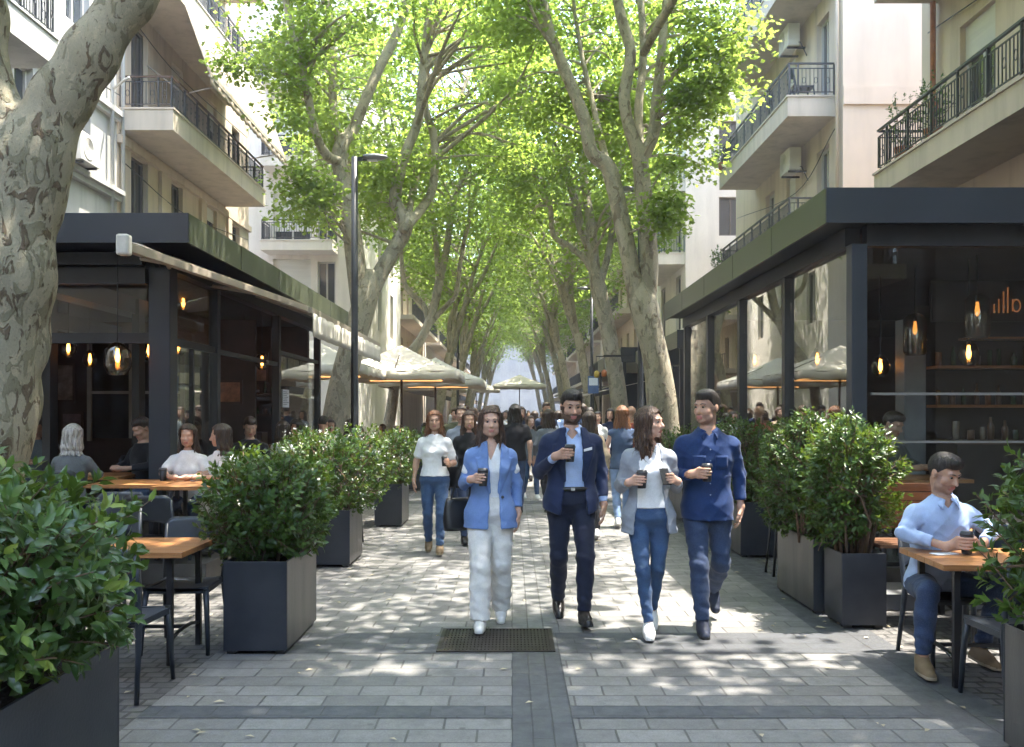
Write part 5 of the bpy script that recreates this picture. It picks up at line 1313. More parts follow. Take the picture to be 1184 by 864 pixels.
# faces the street on the glass line
n_.location = (-3.825, 15.35, 1.9); b = MB(); b.box(0, .004, -.22, .22, -.15, .15); b.build('sheet', MT['paper'], n_)
b = MB(); g = random.Random(8)
for i in range(8): b.box(.0045, .0052, -.18, -.18 + g.uniform(.22, .36), .105 - i * .03, .117 - i * .03)
tag(b.build('print', MT['ink'], n_))
for i, (x, y, Yd, kd, lb) in enumerate(((136, 412, 9.6, 'jar', 'large clear glass pendant lamp hanging in the open front of the dark café'), (79, 402, 12.5, 'ball', 'small glowing pendant lamp deep in the café beside the mottled trunk'), (303, 418, 14.0, 'ball', 'small amber pendant lamp above the paper notice'), (206, 400, 12.0, 'ball', 'small pendant lamp behind the corner pillar of the open café'), (212, 350, 13.5, 'ball', 'highest small lamp under the dark café ceiling'))):
    pendant(tuple(px(x, y, Yd)), lb, kd, 3.4)
b = empty('wall_picture', (-4.75, 14.99, 2.0), 0, 'warm lit framed picture deep inside the open café', 'picture')
q = MB(); q.box(-.3, .3, 0, .03, -.2, .2); q.build('frame', MT['dark_wood'], b); q = MB(); q.box(-.26, .26, -.004, -.001, -.16, .16); q.build('canvas', plain('warm_print', (.35, .16, .08), .6, 0, .5, 6), b)
q = MB(); q.box(-.5, .5, .032, .12, -1.79, 1.2); q.build('panel', MT['brick_in'], b)

# framed pictures, bottles and a lit menu board inside the open cafe
gi = random.Random(12)
for i, (x, z, w_, h_) in enumerate(((-8.1, 2.2, .25, .35), (-7.9, 1.4, .2, .28), (-5.6, 2.3, .3, .22), (-5.0, 2.55, .22, .3))):
    r = empty('wall_picture', (x, 16.3 if x < -5.8 else 17.8, z), 0, ('dark framed picture beside the inner window, upper one', 'dark framed picture beside the inner window, lower one', 'wide framed picture on the back wall of the open café', 'upright framed picture on the back wall of the open café')[i], 'picture')
    q = MB(); q.box(-w_, w_, 0, .03, -h_, h_); q.build('frame', MT['dark_wood'], r); q = MB(); q.box(-w_ + .04, w_ - .04, -.004, -.001, -h_ + .04, h_ - .04); q.build('canvas', plain('print_art', (gi.uniform(.15, .4), gi.uniform(.12, .25), gi.uniform(.08, .2)), .6, 0, .6, 5), r)
for z in (1.641, 2.041, 1.301):
    for i in range(9):
        hgt = gi.uniform(.12, .28); rad = gi.uniform(.03, .045); x = -5.5 + i * .14 if z > 1.4 else -6.6 + i * .22; b = MB(); b.lathe([(rad, 0), (rad, hgt * .6), (rad * .45, hgt * .75), (rad * .38, hgt)], (0, 0, 0), 10)
        o = b.build('bottle', gi.choice(MB_)); o.location = (x, 17.65 if z > 1.4 else 16.9, z); tag(o, 'bottle standing on the back shelves or counter inside the open café', 'bottle', 'bottles in the open café')
# awnings over the open cafe
r = empty('folding_awning', (-3.32, 7.8, 3.08), 0, 'half folded tan awning with a cream bar and white end cap', 'awning')
p0 = Vector((0, 0, 0)); p1 = Vector((.44, 4.9, .03))
b = MB(); b.bar(p0, p1, .07, .075); b.build('front_bar', MT['awn_bar'], r, .006)
b = MB(); b.box(-.055, .055, -.08, .02, -.08, .10); b.build('end_cap', plain('white_plastic', (.62, .6, .55), .4), r, .02)
b = MB()
def cloth(u, v):
    a = p0 + (p1 - p0) * u; w = Vector((-.50, 1.6 + 3.3 * u, .26)) ; c = a * (1 - v) + w * v; return ((c.x, c.y, c.z + .05), (0, 0, 1))
b.sheet(cloth, 10, 4, .012); b.build('canvas', MT['canvas_tan'], r)
b = MB(); b.tube([(0.02, .3, -.05), (-.25, 1.6, .12), (-.52, 2.4, .18)], .022, 8); b.build('arm', MT['awn_bar'], r); b = MB(); b.tube([(.42, 4.5, .0), (.0, 3.9, .12), (-.52, 3.6, .18)], .022, 8); b.build('arm', MT['awn_bar'], r)
r = empty('folding_awning', (-2.85, 12.75, 3.1), 0, 'extended cream awning with a hanging valance over the café terrace', 'awning')
b = MB(); b.bar((0, 0, 0), (0, 6.6, 0), .08, .09); b.build('front_bar', MT['awn_bar'], r, .006)
b = MB()
def va(u, v): return ((.045 + .012 * math.sin(u * 70), .05 + 6.5 * u, -.04 - .33 * v), (1, .012 * math.cos(u * 70), 0))
b.sheet(va, 140, 3, .006); b.build('valance', MT['canvas'], r)
b = MB()
def cl2(u, v): return ((-.02 - .86 * v, .05 + 6.5 * u, .05 + .30 * v - .03 * math.sin(math.pi * v)), (0, 0, 1))
b.sheet(cl2, 12, 5, .01); b.build('canvas', MT['canvas'], r)
b = MB(); b.tube([(0, .5, -.02), (-.45, 1.0, .12), (-.85, .4, .25)], .022, 8); b.build('arm', MT['awn_bar'], r); b = MB(); b.tube([(0, 6, -.02), (-.45, 5.5, .12), (-.85, 6, .25)], .022, 8); b.build('arm', MT['awn_bar'], r)

# second row of dark canopies on the glass-cafe side, beyond the big leaning tree
def canopy(label, x0, x1, y0, y1, z, zt, cat='canopy'):
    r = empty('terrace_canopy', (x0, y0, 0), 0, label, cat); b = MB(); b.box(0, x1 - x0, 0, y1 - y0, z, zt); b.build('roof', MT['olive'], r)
    b = MB(); b.box(-.02, x1 - x0, -.02, -.001, z - .02, zt + .01); b.build('front_fascia', MT['steel_dark'], r)
    for x in (.1, x1 - x0 - .1):
        for k in range(3): y = .1 + (y1 - y0 - .2) * k / 2; b = MB(); b.box(x - .05, x + .05, y - .05, y + .05, 0, z - .001); b.build('post', MT['steel_dark'], r)
    b = MB(); b.box(x1 - x0 + .02, x1 - x0 + .1, 0, y1 - y0, 0, z); b.build('back_wall', MT['dark_in'], r)
    b = MB(); b.box(.15, x1 - x0 - .15, 1.5, 1.54, .0, z - .3); b.build('screen', MT['winglass'], r)
    return r
canopy('low dark terrace canopy just beyond the glass café', 3.4, 6.9, 18.6, 25, 3.0, 3.35)
canopy('second dark terrace canopy with a slanted edge beside the inner plane tree', 3.5, 6.6, 29, 37, 3.3, 3.75)
for i, (y, z) in enumerate(((30, 2.75), (39, 2.9), (46, 2.8))):
    r = empty('shop_awning', (4.6, y, z), 0, ('thin white shop awning beside the hanging lanterns', 'white shop awning behind the inner plane tree', 'far white shop awning along the sign side of the street')[i], 'awning', 'white shop awnings on the sign side'); b = MB()
    def f(u, v): return ((-1.9 * v, 5.5 * u, -.42 * v), (.2, 0, 1))
    b.sheet(f, 4, 4, .02); b.build('canvas', MT['canvas'], r); b = MB(); b.bar((-1.9, 0, -.42), (-1.9, 5.5, -.42), .06); b.build('front_bar', MT['awn_bar'], r)
for i, (x, y, c) in enumerate(((690, 433, (.45, .32, .05)), (698.5, 432, (.45, .14, .04)))):
    r = empty('hanging_lantern', tuple(px(x, y, 26)), 0, ('yellow hanging lantern by the shop awnings', 'orange hanging lantern next to the yellow one')[i], 'lantern'); b = MB(); b.lathe([(.04, -.10), (.075, -.07), (.08, .05), (.05, .09), (.02, .11)], (0, 0, 0), 12); b.build('shade', plain('lantern_shade', c, .5), r); b = MB(); b.tube([(0, 0, .12), (0, 0, .5)], .008, 5); b.box(-.02, .9, -.02, .02, .5, .53); b.build('arm', MT['black'], r)
r = empty('shop_sign', tuple(px(686, 445, 27)), 0, 'small blue and white shop sign below the hanging lanterns', 'sign'); b = MB(); b.box(-.16, .16, -.03, .03, -.26, .26); b.build('board', plain('sign_blue', (.06, .12, .26), .5), r); b = MB(); b.box(-.13, .13, -.036, -.031, -.02, .20); b.build('white_field', MT['paper'], r); b = MB(); b.box(-.02, .02, -.02, .02, -2.2, -.261); b.build('post', MT['black'], r)

# lamp posts
def lamp(x, y, h, rz, label, arm=.42):
    r = empty('street_lamp', (x, y, 0), rz, label, 'street lamp', 'street lamps'); b = MB(); b.lathe([(.10, 0), (.10, .35), (.065, .42), (.056, h * .6), (.056, h)], (0, 0, 0), 16); b.build('post', MT['steel_dark'], r)
    b = MB(); b.bar((-.05, 0, h - .04), (arm * .6, 0, h - .02), .05, .06); b.build('arm', MT['steel_dark'], r)
    b = MB(); n = 12; vs = []; 
    for k in range(9):
        u = k / 8; w = .115 * math.sin(math.pi * min(1, .18 + u * .82)) ** .6
        for j in range(n): g = 2 * math.pi * j / n; vs.append((arm * .35 + u * .42, w * math.cos(g), h + .0 + .055 * math.sin(g) * (w / .115)))
    b.add(vs, [(k * n + j, k * n + (j + 1) % n, (k + 1) * n + (j + 1) % n, (k + 1) * n + j) for k in range(8) for j in range(n)] + [tuple(range(n - 1, -1, -1)), tuple(8 * n + j for j in range(n))], 0, True)
    b.build('lamp_head', plain('lamp_grey', (.16, .165, .165), .4), r)
    b = MB(); b.box(arm * .5, arm * .9, -.06, .06, h - .062, h - .055); b.build('lens', plain('lamp_lens', (.5, .5, .48), .2), r)
    return r
lamp(-2.60, 15.0, 5.88, 0, 'dark street lamp post rising beside the extended awning')
lamp(2.62, 18.5, 6.22, R(180), 'street lamp half hidden behind the twin-stemmed plane tree')
lamp(-2.45, 41, 6.2, 0, 'distant slim street lamp among the trunks beyond the umbrellas')
lamp(2.9, 33, 6.2, R(180), 'slim street lamp post by the hanging lanterns')

# market umbrellas
def umbrella(x, y, half, ze, za, label, lit=True):
    r = empty('market_umbrella', (x, y, 0), 0, label, 'umbrella', 'cream square market umbrellas'); b = MB(); N = 12
    def top(u, v):
        a, c = (u - .5) * 2, (v - .5) * 2; m = max(abs(a), abs(c)); sag = .10 * math.sin(math.pi * m) * (1 - .6 * (min(abs(a), abs(c)) / max(m, 1e-6)))
        return ((a * half, c * half, za - (za - ze) * m - sag), (0, 0, 1))
    b.sheet(top, N * 2, N * 2, .008); b.build('canopy', MT['canvas'], r)
    b = MB()
    for k in range(4):
        def vl(u, v, k=k):
            a = (u - .5) * 2 * half; p = [(a, -half), (half, a), (-a, half), (-half, -a)][k]; nn = [(0, -1, 0), (1, 0, 0), (0, 1, 0), (-1, 0, 0)][k]
            return ((p[0] + nn[0] * .004, p[1] + nn[1] * .004, ze - .01 - .22 * v - .02 * math.sin(u * 25)), nn)
        b.sheet(vl, 20, 2, .006)
    b.build('valance', MT['canvas'], r)
    b = MB(); b.tube([(0, 0, 0), (0, 0, za - .03)], .035, 10); b.lathe([(.32, 0), (.32, .08), (.06, .12)], (0, 0, 0), 14); b.build('pole', MT['dark_wood'], r)
    b = MB()
    for a, c in ((1, 1), (1, -1), (-1, 1), (-1, -1), (1, 0), (-1, 0), (0, 1), (0, -1)): b.bar((0, 0, za - .10), (a * (half - .02), c * (half - .02), ze - .03), .02)
    b.build('rib', MT['dark_wood'], r)
    if not lit: return r
    b = MB()
    for k in range(2): s_ = half * .62; b.bar((-s_, (-s_, s_)[k], ze - .17), (s_, (-s_, s_)[k], ze - .17), .035)
    b.bar((s_, -s_ + .03, ze - .17), (s_, s_ - .03, ze - .17), .035); b.build('light_strip', MT['strip'], r)
    return r
umbrella(-5.0, 22.9, 1.6, 2.78, 3.5, 'cream umbrella behind the tall twin-stemmed trunk, nearest the café')
umbrella(-3.2, 26.3, 1.75, 2.80, 3.62, 'large cream umbrella in the middle of the umbrella row, dappled with sun')
umbrella(-2.55, 30.2, 1.65, 2.72, 3.5, 'cream umbrella reaching farthest into the promenade')
umbrella(.5, 60, 1.7, 3.5, 4.2, 'white umbrella far off in the middle of the crowded promenade', False)
umbrella(-2.6, 66, 1.7, 3.4, 4.1, 'white umbrella far off beside the middle one', False)

# cables sagging along the facades
for par, pts in ((A, [(-8.6, 20.4, 10.6), (-8.6, 23.5, 10.35), (-8.6, 29.5, 10.6)]), (A, [(-8.6, 20.2, 7.2), (-8.62, 24, 6.9), (-8.6, 29.6, 7.3)]), (B, [(-8.62, 12, 8.5), (-8.62, 16, 8.3), (-8.6, 19.9, 8.62)]), (D, [(7.32, 20.6, 8.1), (7.34, 23.5, 7.35), (7.33, 29.6, 8.0)]), (D, [(9.2, 20.26, 9.0), (9.22, 20.27, 6.5), (9.25, 20.26, 4.0)]), (E, [(7.33, 8, 8.2), (7.34, 12, 8.0), (7.33, 16, 8.35)])):
    b = MB(); b.tube([tuple(p) for p in catmull(pts, 6)], .012, 5); b.build('cable', MT['black'], par)
for i, (x, y, z) in enumerate(((-5.2, 13.0, 2.55), (-6.6, 14.2, 2.5), (-4.6, 15.6, 2.6), (-7.4, 11.6, 2.45), (-4.4, 17.2, 2.5), (4.2, 12.5, 2.4), (3.9, 14.6, 2.5), (6.4, 10.0, 2.5))):  # extra pendants added to light the café interiors
    pendant((x, y, z), ('added small glowing pendant lamp over the brown booth', 'added small glowing pendant lamp in front of the inner window', 'added small glowing pendant lamp behind the paper notice', 'added small glowing pendant lamp farthest into the open café', 'added small glowing pendant lamp above the café back counter', 'added small glowing pendant lamp behind the second glass pane', 'added small glowing pendant lamp behind the third glass pane', 'added small glowing pendant lamp at the far edge of the glass front')[i], 'ball', 3.32)
# ------------------------------------------------------------------ chairs, tables, cups, bags
def make_chair(mat, label):
    """moulded armless chair, sitter faces -Y"""
    r = empty('cafe_chair', (0, 0, 0), 0, label, 'chair', 'moulded café chairs')
    b = MB()
    def st(u, v):
        x = (u - .5) * .43 * (1 - .06 * v); y = -.22 + .43 * v; return ((x, y, .452 - .018 * math.sin(math.pi * v) - .012 * math.cos((u - .5) * 3) + .0), (0, 0, 1))
    b.sheet(st, 10, 10, .022); b.build('seat', mat, r)
    b = MB()
    for sx in (-1, 1): b.bar((sx * .205, -.20, .435), (sx * .195, .20, .435), .03, .035)
    b.bar((-.19, -.205, .435), (.19, -.205, .435), .03, .035); b.build('seat_frame', mat, r)
    b = MB()
    def bk(u, v):
        s_ = (u - .5) * 2; lo = .60 + .075 * (1 - abs(s_) ** 2.6) - .03; hi = .885 - .05 * max(0, abs(s_) - .80) ** 1.5 * 9
        z = lo + (hi - lo) * v; x = s_ * (.222 + .0 * v); y = .235 + (z - .45) * .17 - .045 * s_ * s_ * -1 * .0 - .05 * (abs(s_) ** 2) + .03; return ((x, y, z), (s_ * .35, -1, .17))
    b.sheet(bk, 18, 8, .02); b.build('backrest', mat, r)
    for sx in (-1, 1):
        b = MB(); b.tube([(sx * .20, -.195, .44), (sx * .213, -.215, .30), (sx * .226, -.235, 0)], [.022, .019, .014], 8); b.build('leg', mat, r)
        b = MB(); b.tube([(sx * .221, .285, .84), (sx * .219, .25, .64), (sx * .208, .212, .45), (sx * .216, .235, .28), (sx * .228, .285, 0)], [.013, .017, .022, .019, .014], 8); b.build('leg', mat, r)
    return r
def make_table(label, w=.8, d=.72, h=.75, nm='cafe_table'):
    r = empty(nm, (0, 0, 0), 0, label, 'table', 'wooden café tables'); b = MB(); n = 5
    for i in range(n): y0 = -d / 2 + d * i / n; b.box(-w / 2, w / 2, y0 + .0015, y0 + d / n - .0015, h - .036, h)
    b.box(-w / 2 + .012, w / 2 - .012, -d / 2 + .012, d / 2 - .012, h - .034, h - .0035)
    b.build('tabletop', MT['wood'], r, .002)
    for sx in (-1, 1):
        for sy in (-1, 1):
            x, y = sx * (w / 2 - .11), sy * (d / 2 - .09); b = MB(); b.bar((x, y, .0), (x, y, h - .065), .036); b.build('leg', MT['black'], r)
    for sx in (-1, 1):
        x = sx * (w / 2 - .11); b = MB(); b.bar((x, -d / 2 + .06, h - .05), (x, d / 2 - .06, h - .05), .04, .028); b.build('apron', MT['black'], r)
        b = MB(); b.tube([(x, -d / 2 + .11, .16), (x, -d / 4 + .05, .185), (x, 0, .19), (x, d / 4 - .05, .185), (x, d / 2 - .11, .16)], .013, 6); b.build('foot_rail', MT['black'], r)
    b = MB(); b.bar((-w / 2 + .11, 0, .19), (w / 2 - .11, 0, .19), .022); b.build('stretcher', MT['black'], r); return r
chA = make_chair(MT['chair'], 'charcoal chair tucked behind the nearest wooden table')
chA.location = (-2.31, 6.25, 0); chA.rotation_euler = (0, 0, .04)
def chair(x, y, rz, label, z=0.0):
    c = copy_tree(chA); c.location = (x, y, z); c.rotation_euler = (0, 0, rz); c['label'] = label; return c
chair(-2.34, 5.42, math.pi - .03, 'charcoal chair half hidden by the big broad-leaved shrub, its back to the viewer')
tbA = make_table('wooden café table between the two nearest planters, closest to the paving'); tbA.location = (-2.52, 5.98, 0) 
tbA.location = (-2.53, 6.22, 0); chA.location = (-2.31, 6.42, 0)
def table(x, y, rz, label, z=0.0):
    c = copy_tree(tbA); c.location = (x, y, z); c.rotation_euler = (0, 0, rz); c['label'] = label; return c
table(-3.92, 8.2, .05, 'second wooden table behind the nearest one, half covered by the shrub')
chair(-3.78, 8.52, .02, 'charcoal chair behind the second wooden table')
chair(-3.35, 7.45, .15, 'dark chair standing alone between the second table and the planter shrub')
table(-3.80, 9.25, 0, 'wooden table in front of the dark-haired woman in the white t-shirt', .2)
table(-3.05, 9.02, 0, 'wooden table under the arms of the curly-haired woman', .2)
chair(-3.4, 8.75, math.pi, 'black chair with its back to the viewer in front of the two seated women', 0.0)
chair(-3.5, 9.66, 0, 'chair of the dark-haired woman on the café terrace', .2); chair(-3.02, 9.6, -.25, 'chair of the curly-haired woman on the café terrace', .2)
# seat and table by the man with the cup
table(2.98, 5.72, -.06, 'wooden table at which the man in the pale blue shirt sits'); 
chair(2.92, 6.05, 0, 'dark chair the man in the pale blue shirt sits on')
chair(2.88, 5.14, math.pi, 'dark chair in front of the seated man’s table, its back to the viewer')
table(3.62, 7.05, 0, 'wooden table behind the seated man'); chair(3.55, 6.60, math.pi - .3, 'dark blue chair at the table behind the seated man')
b = empty('slatted_bench', (3.22, 7.52, 0), 0, 'brown slatted wooden bench against the café glass behind the seated man', 'bench'); q = MB()
for i in range(5): q.box(-.36, .36, .0 + .008 * i, .022 + .008 * i, .70 + .075 * i, .768 + .075 * i)
q.build('backrest', MT['bench_wood'], b); q = MB()
for i in range(4): q.box(-.36, .36, -.46 + .11 * i, -.36 + .11 * i, .60, .625)
q.build('seat', MT['bench_wood'], b)
for sx in (-1, 1):
    for y in (-.42, -.03): q = MB(); q.box(sx * .32 - .02, sx * .32 + .02, y - .02, y + .02, 0, .5995); q.build('leg', MT['black'], b)
for x, y, lb in ((2.78, 9.3, 'black bar stool by the wide planter'), (-2.05, 11.5, 'black bar stool behind the flowering shrub')):
    r = empty('bar_stool', (x, y, 0), 0, lb, 'stool'); q = MB(); q.lathe([(.16, .72), (.17, .735), (.16, .75)], (0, 0, 0), 16); q.build('seat', MT['chair_dark'], r)
    for k in range(4): a = math.pi / 4 + k * math.pi / 2; q = MB(); q.tube([(.12 * math.cos(a), .12 * math.sin(a), .72), (.20 * math.cos(a), .20 * math.sin(a), 0)], .013, 6); q.build('leg', MT['black'], r)
table(-2.62, 11.4, 0, 'wooden table half hidden behind the flowering shrub')

def cup(p, label, rz=0, h=.115, r=.040, tilt=0):
    c = empty('coffee_cup', p, rz, label, 'cup', 'black takeaway coffee cups'); b = MB(); b.lathe([(r * .74, 0), (r * .77, .004), (r, h), (r * .95, h + .001)], (0, 0, 0), 20); b.build('cup', MT['cup'], c)
    b = MB(); b.lathe([(r * 1.06, h - .008), (r * 1.08, h + .002), (r * .98, h + .006), (r * .92, h + .018), (r * .4, h + .02)], (0, 0, 0), 20); b.build('lid', MT['cuplid'], c); c.rotation_euler = (tilt, 0, rz); return c
def tote(label, loc, rz, mat, w=.30, h=.28, d=.11, strap=.62, top=.0, sh=None):
    r = empty('shoulder_bag', loc, rz, label, 'bag', 'bags carried by passers-by'); b = MB()
    def f(u, v):
        a = 2 * math.pi * u; k = .80 + .2 * math.sin(math.pi * (.15 + .7 * v)); c, s_ = math.cos(a), math.sin(a); sg = lambda t: math.copysign(abs(t) ** .72, t); t = (1.0 - .18 * v)
        return ((sg(c) * w / 2 * k * (1.05 - .12 * v), sg(s_) * d / 2 * (1.1 - .5 * v) * k, h * v), (c, s_, 0))
    b.sheet(f, 28, 8, .008); b.box(-w * .4, w * .4, -d * .38, d * .38, .0, .01); b.build('body', mat, r)
    b = MB()
    if sh is None: S = Vector((0, top, h + strap))
    else: S = Matrix.Rotation(-rz, 3, 'Z') @ (Vector(sh) - Vector(loc))
    for sg in (-1, 1):
        e = Vector((sg * w * .30, 0, h - .02)); b.tube(catmull([tuple(e), tuple(e * .62 + S * .38 + Vector((sg * .012, 0, 0))), tuple(S + Vector((sg * .012, 0, 0)))], 5), .008, 6)
    b.build('strap', mat, r); return r
# ------------------------------------------------------------------ the people
GW = 'people walking on the promenade'; GS = 'guests seated at the cafés'
fb = fabric
C_blazer = fb('pale_blue_linen', (.135, .215, .43), .85, .10); C_white = fb('white_cotton', (.66, .66, .67)); C_wtrou = fb('ivory_trousers', (.62, .60, .57), .8)
C_navy = fb('navy_wool', (.014, .022, .055), .75); C_navyt = fb('navy_trousers', (.012, .015, .030), .75); C_lshirt = fb('light_blue_shirt', (.36, .46, .70)); C_jean = fb('blue_denim', (.024, .060, .140), .85, .3, 260, True)
C_djean = fb('dark_denim', (.012, .028, .075), .85, .3, 260, True); C_grey = fb('grey_knit', (.24, .26, .30), .9, .2, 160); C_dshirt = fb('navy_shirt', (.012, .030, .095), .8); C_black = fb('black_cotton', (.012, .012, .014)); C_ljean = fb('pale_denim', (.20, .29, .47), .85, .25, 260, True)
C_check = fb('pale_blue_check', (.33, .43, .63), .85, .2, 190); C_gj = fb('grey_jacket', (.10, .11, .12)); C_tan = fb('tan_coat', (.36, .28, .19)); C_vest = fb('denim_vest', (.04, .07, .14), .85, .2, 260, True); C_olive = fb('olive_cotton', (.09, .09, .05)); C_red = fb('brick_red_cotton', (.26, .06, .04))
LEATHER = plain('black_bag_leather', (.014, .014, .015), .38, 0, .2, 8, .2, 60)
L = lambda k, a, **q: dict(k=k, a=a, **q)

# woman in the pale blue blazer
p = Person('woman in a pale blue blazer and white trousers holding a dark cup', group=GW, H=1.68, fem=True, skin='light', yaw=.05,
    legs=[L((-.085, -.16, .51), (-.085, -.21, .088), yaw=-.05), L((.085, .02, .50), (.085, .20, .105), pitch=.25)],
    arms=[dict(e=(-.225, .05, 1.165), w=(-.165, -.20, 1.225), c=(-.062, -.255, 1.235), th=2.75), dict(e=(.215, .05, 1.17), w=(.228, .0, .935), d=(0, -.12, -1))])
p.hair('long', 'brown', 1).body()
p.top(C_white, .012, .09, .5, 'blouse', vneck=.16, amp=.002, sl=.006); p.trousers(C_wtrou, .018, .030, .036, .052, .0, 3, .005, .14)
op = lambda z: (.030, float(np.interp(z, [-.2, -.02, .20, .40, .50, .60], [.062, .045, .036, .052, .060, .065])))
p.top(C_blazer, .030, -.115, 2.0, 'blazer', .578, open_=op, lapel=True, amp=.004, sl=.018, cuff=.045, flare=.12, rx=1.04); p.shoes('white', 'white')
b = MB()
for z in (.13, .245): b.lathe([(.013, 0), (.013, .006), (.008, .008)], (0, 0, 0), 10); 
nb_ = []; 
b = MB()
for z in (.04, .145):
    c = p.ax(z); q = MB(); q.lathe([(.013, 0), (.013, .007), (.006, .009)], (0, 0, 0), 10); b.add([(x + c[0] + .098, -zz - .128 + c[1], y + c[2]) for x, y, zz in q.v], q.f)
p.piece('button', b, MT['black'])
p.put(-.165, 7.05, .02)
cup(p.world((-.062, -.255, 1.175)), 'black cup in the hand of the woman in the blue blazer')
tote('black leather shoulder bag at the hip of the woman in the blue blazer', p.world((-.262, .09, .78)), .55, LEATHER, .27, .25, .10, .5, .05, p.world((-.165, .0, 1.475)))

# man in the navy suit
p = Person('bearded man in a navy suit with a white pocket square, cup raised to his chest', group=GW, H=1.80, skin='tan', yaw=.12, pitch=.16,
    legs=[L((-.10, -.02, .505), (-.085, .22, .115), pitch=.28), L((.095, -.19, .51), (.080, -.21, .092), pitch=-.10, yaw=.12)],
    arms=[dict(e=(-.255, .03, 1.165), w=(-.145, -.235, 1.305), c=(-.035, -.28, 1.325), th=2.85), dict(e=(.245, .05, 1.165), w=(.258, -.02, .915), d=(-.05, -.2, -1))])
p.hair('short', 'black').body(beard=2)
p.top(C_lshirt, .010, .095, 2.0, 'shirt', .60, vneck=.10, collar=True, amp=.002, sl=.008, cuff=.02); p.trousers(C_navyt, .016, .018, .018, .018, .02, 4, .004, .13)
op = lambda z: (.012, float(np.interp(z, [-.2, -.05, .12, .25, .40, .52, .60], [.13, .100, .078, .074, .075, .068, .066])))
p.top(C_navy, .030, -.10, 2.0, 'jacket', .582, open_=op, lapel=True, amp=.004, sl=.018, cuff=.06, flare=.15, rx=1.06, hemround=.03); p.shoes('black', 'black'); p.collar(C_lshirt)
c = p.ax(.115); b = MB(); b.tube([(c[0] + .183 * math.cos(a), c[1] + .137 * math.sin(a), c[2]) for a in [2 * math.pi * k / 32 for k in range(33)]], .017, 6, 0, False); p.piece('belt', b, MT['black'])
b = MB(); b.box(c[0] - .015, c[0] + .015, c[1] - .158, c[1] - .150, c[2] - .012, c[2] + .012); p.piece('buckle', b, plain('steel_buckle', (.3, .3, .3), .35, 1))
c = p.ax(.41); b = MB(); b.hexa([(c[0] + .085, c[1] - .158, c[2] - .002), (c[0] + .150, c[1] - .146, c[2] + .012), (c[0] + .150, c[1] - .138, c[2] + .012), (c[0] + .085, c[1] - .148, c[2] - .002), (c[0] + .085, c[1] - .158, c[2] + .016), (c[0] + .150, c[1] - .146, c[2] + .034), (c[0] + .150, c[1] - .138, c[2] + .034), (c[0] + .085, c[1] - .148, c[2] + .016)]); p.piece('pocket_square', b, C_white)
p.put(.47, 7.22, .03)
cup(p.world((-.035, -.28, 1.265)), 'dark cup held up by the man in the navy suit')

# woman in the grey cardigan
p = Person('woman in a grey cardigan, white top and blue jeans turning her head', group=GW, H=1.68, fem=True, skin='light', yaw=.95, pitch=-.04,
    legs=[L((-.070, -.17, .51), (-.030, -.22, .088), yaw=-.08), L((.068, -.01, .505), (.045, .17, .115), pitch=.30)],
    arms=[dict(e=(-.225, .06, 1.165), w=(-.185, -.175, 1.215), c=(-.085, -.225, 1.235), th=2.9), dict(e=(.222, .06, 1.165), w=(.205, -.165, 1.225), c=(.115, -.225, 1.25), th=.35, r=.024)])
p.hair('long', 'brown', 4).body()
p.top(C_white, .022, .075, .4, 'tank_top', .56, vneck=.13, amp=.003, sl=.004); p.trousers(C_jean, .014, .012, .010, .008, .035, 5, .0035, .12)
op = lambda z: (.0, float(np.interp(z, [-.2, 0, .2, .4, .52, .6], [.150, .125, .098, .085, .075, .07])))
p.top(C_grey, .026, -.13, 2.0, 'cardigan', .582, open_=op, amp=.006, sl=.024, cuff=.05, flare=.12, rx=1.05); p.shoes('white', 'white')
p.put(1.035, 6.86, -.02)
cup(p.world((-.085, -.225, 1.175)), 'black cup in the hand of the woman in the grey cardigan')
f = empty('mobile_phone', p.world((.115, -.225, 1.20)), .3, 'dark phone in the other hand of the woman in the cardigan', 'phone'); b = MB(); b.box(-.035, .035, -.005, .005, 0, .135); b.build('body', MT['black'], f, .003); b = MB(); b.box(-.031, .031, .0052, .006, .006, .129); b.build('screen', MT['winglass'], f); f.rotation_euler = (-.5, 0, .3)

# man in the navy shirt
p = Person('man in a dark navy shirt and jeans looking at the woman beside him', group=GW, H=1.81, skin='tan', yaw=-.80, pitch=.03,
    legs=[L((-.085, -.14, .51), (-.070, -.20, .09), yaw=-.05), L((.110, .02, .50), (.115, .36, .235), pitch=.75, yaw=.1)],
    arms=[dict(e=(-.25, .04, 1.16), w=(-.16, -.215, 1.195), c=(-.050, -.265, 1.205), th=2.85), dict(e=(.255, .08, 1.17), w=(.262, .03, .93), d=(-.1, -.1, -1))])
p.hair('short', 'black').body(beard=1)
p.top(C_dshirt, .024, -.09, 2.0, 'shirt', .60, vneck=.055, collar=True, amp=.005, sl=.020, cuff=.05, flare=.08, hemround=-.02); p.trousers(C_djean, .016, .018, .018, .018, .02, 6, .004, .10); p.shoes('navy', 'black'); p.collar(C_dshirt); p.pocket(C_dshirt, .085, .40, .095, .09, .025).pocket(C_dshirt, -.085, .40, .095, .09, .025)
b = MB(); c0 = p.ax(.0)
for k in range(6):
    c = p.ax(.02 + k * .085); q = MB(); q.lathe([(.006, 0), (.005, .003)], (0, 0, 0), 8); ry = np.interp(.02 + k * .085, [a[0] for a in MALE['t']], [a[2] for a in MALE['t']]); b.add([(x + c[0], -zz - ry - .0245 + c[1], y + c[2]) for x, y, zz in q.v], q.f)
p.piece('button', b, plain('shirt_button', (.25, .3, .42), .4))
p.put(1.50, 6.98, -.03)
cup(p.world((-.050, -.265, 1.145)), 'dark lidded cup held by the man in the navy shirt')

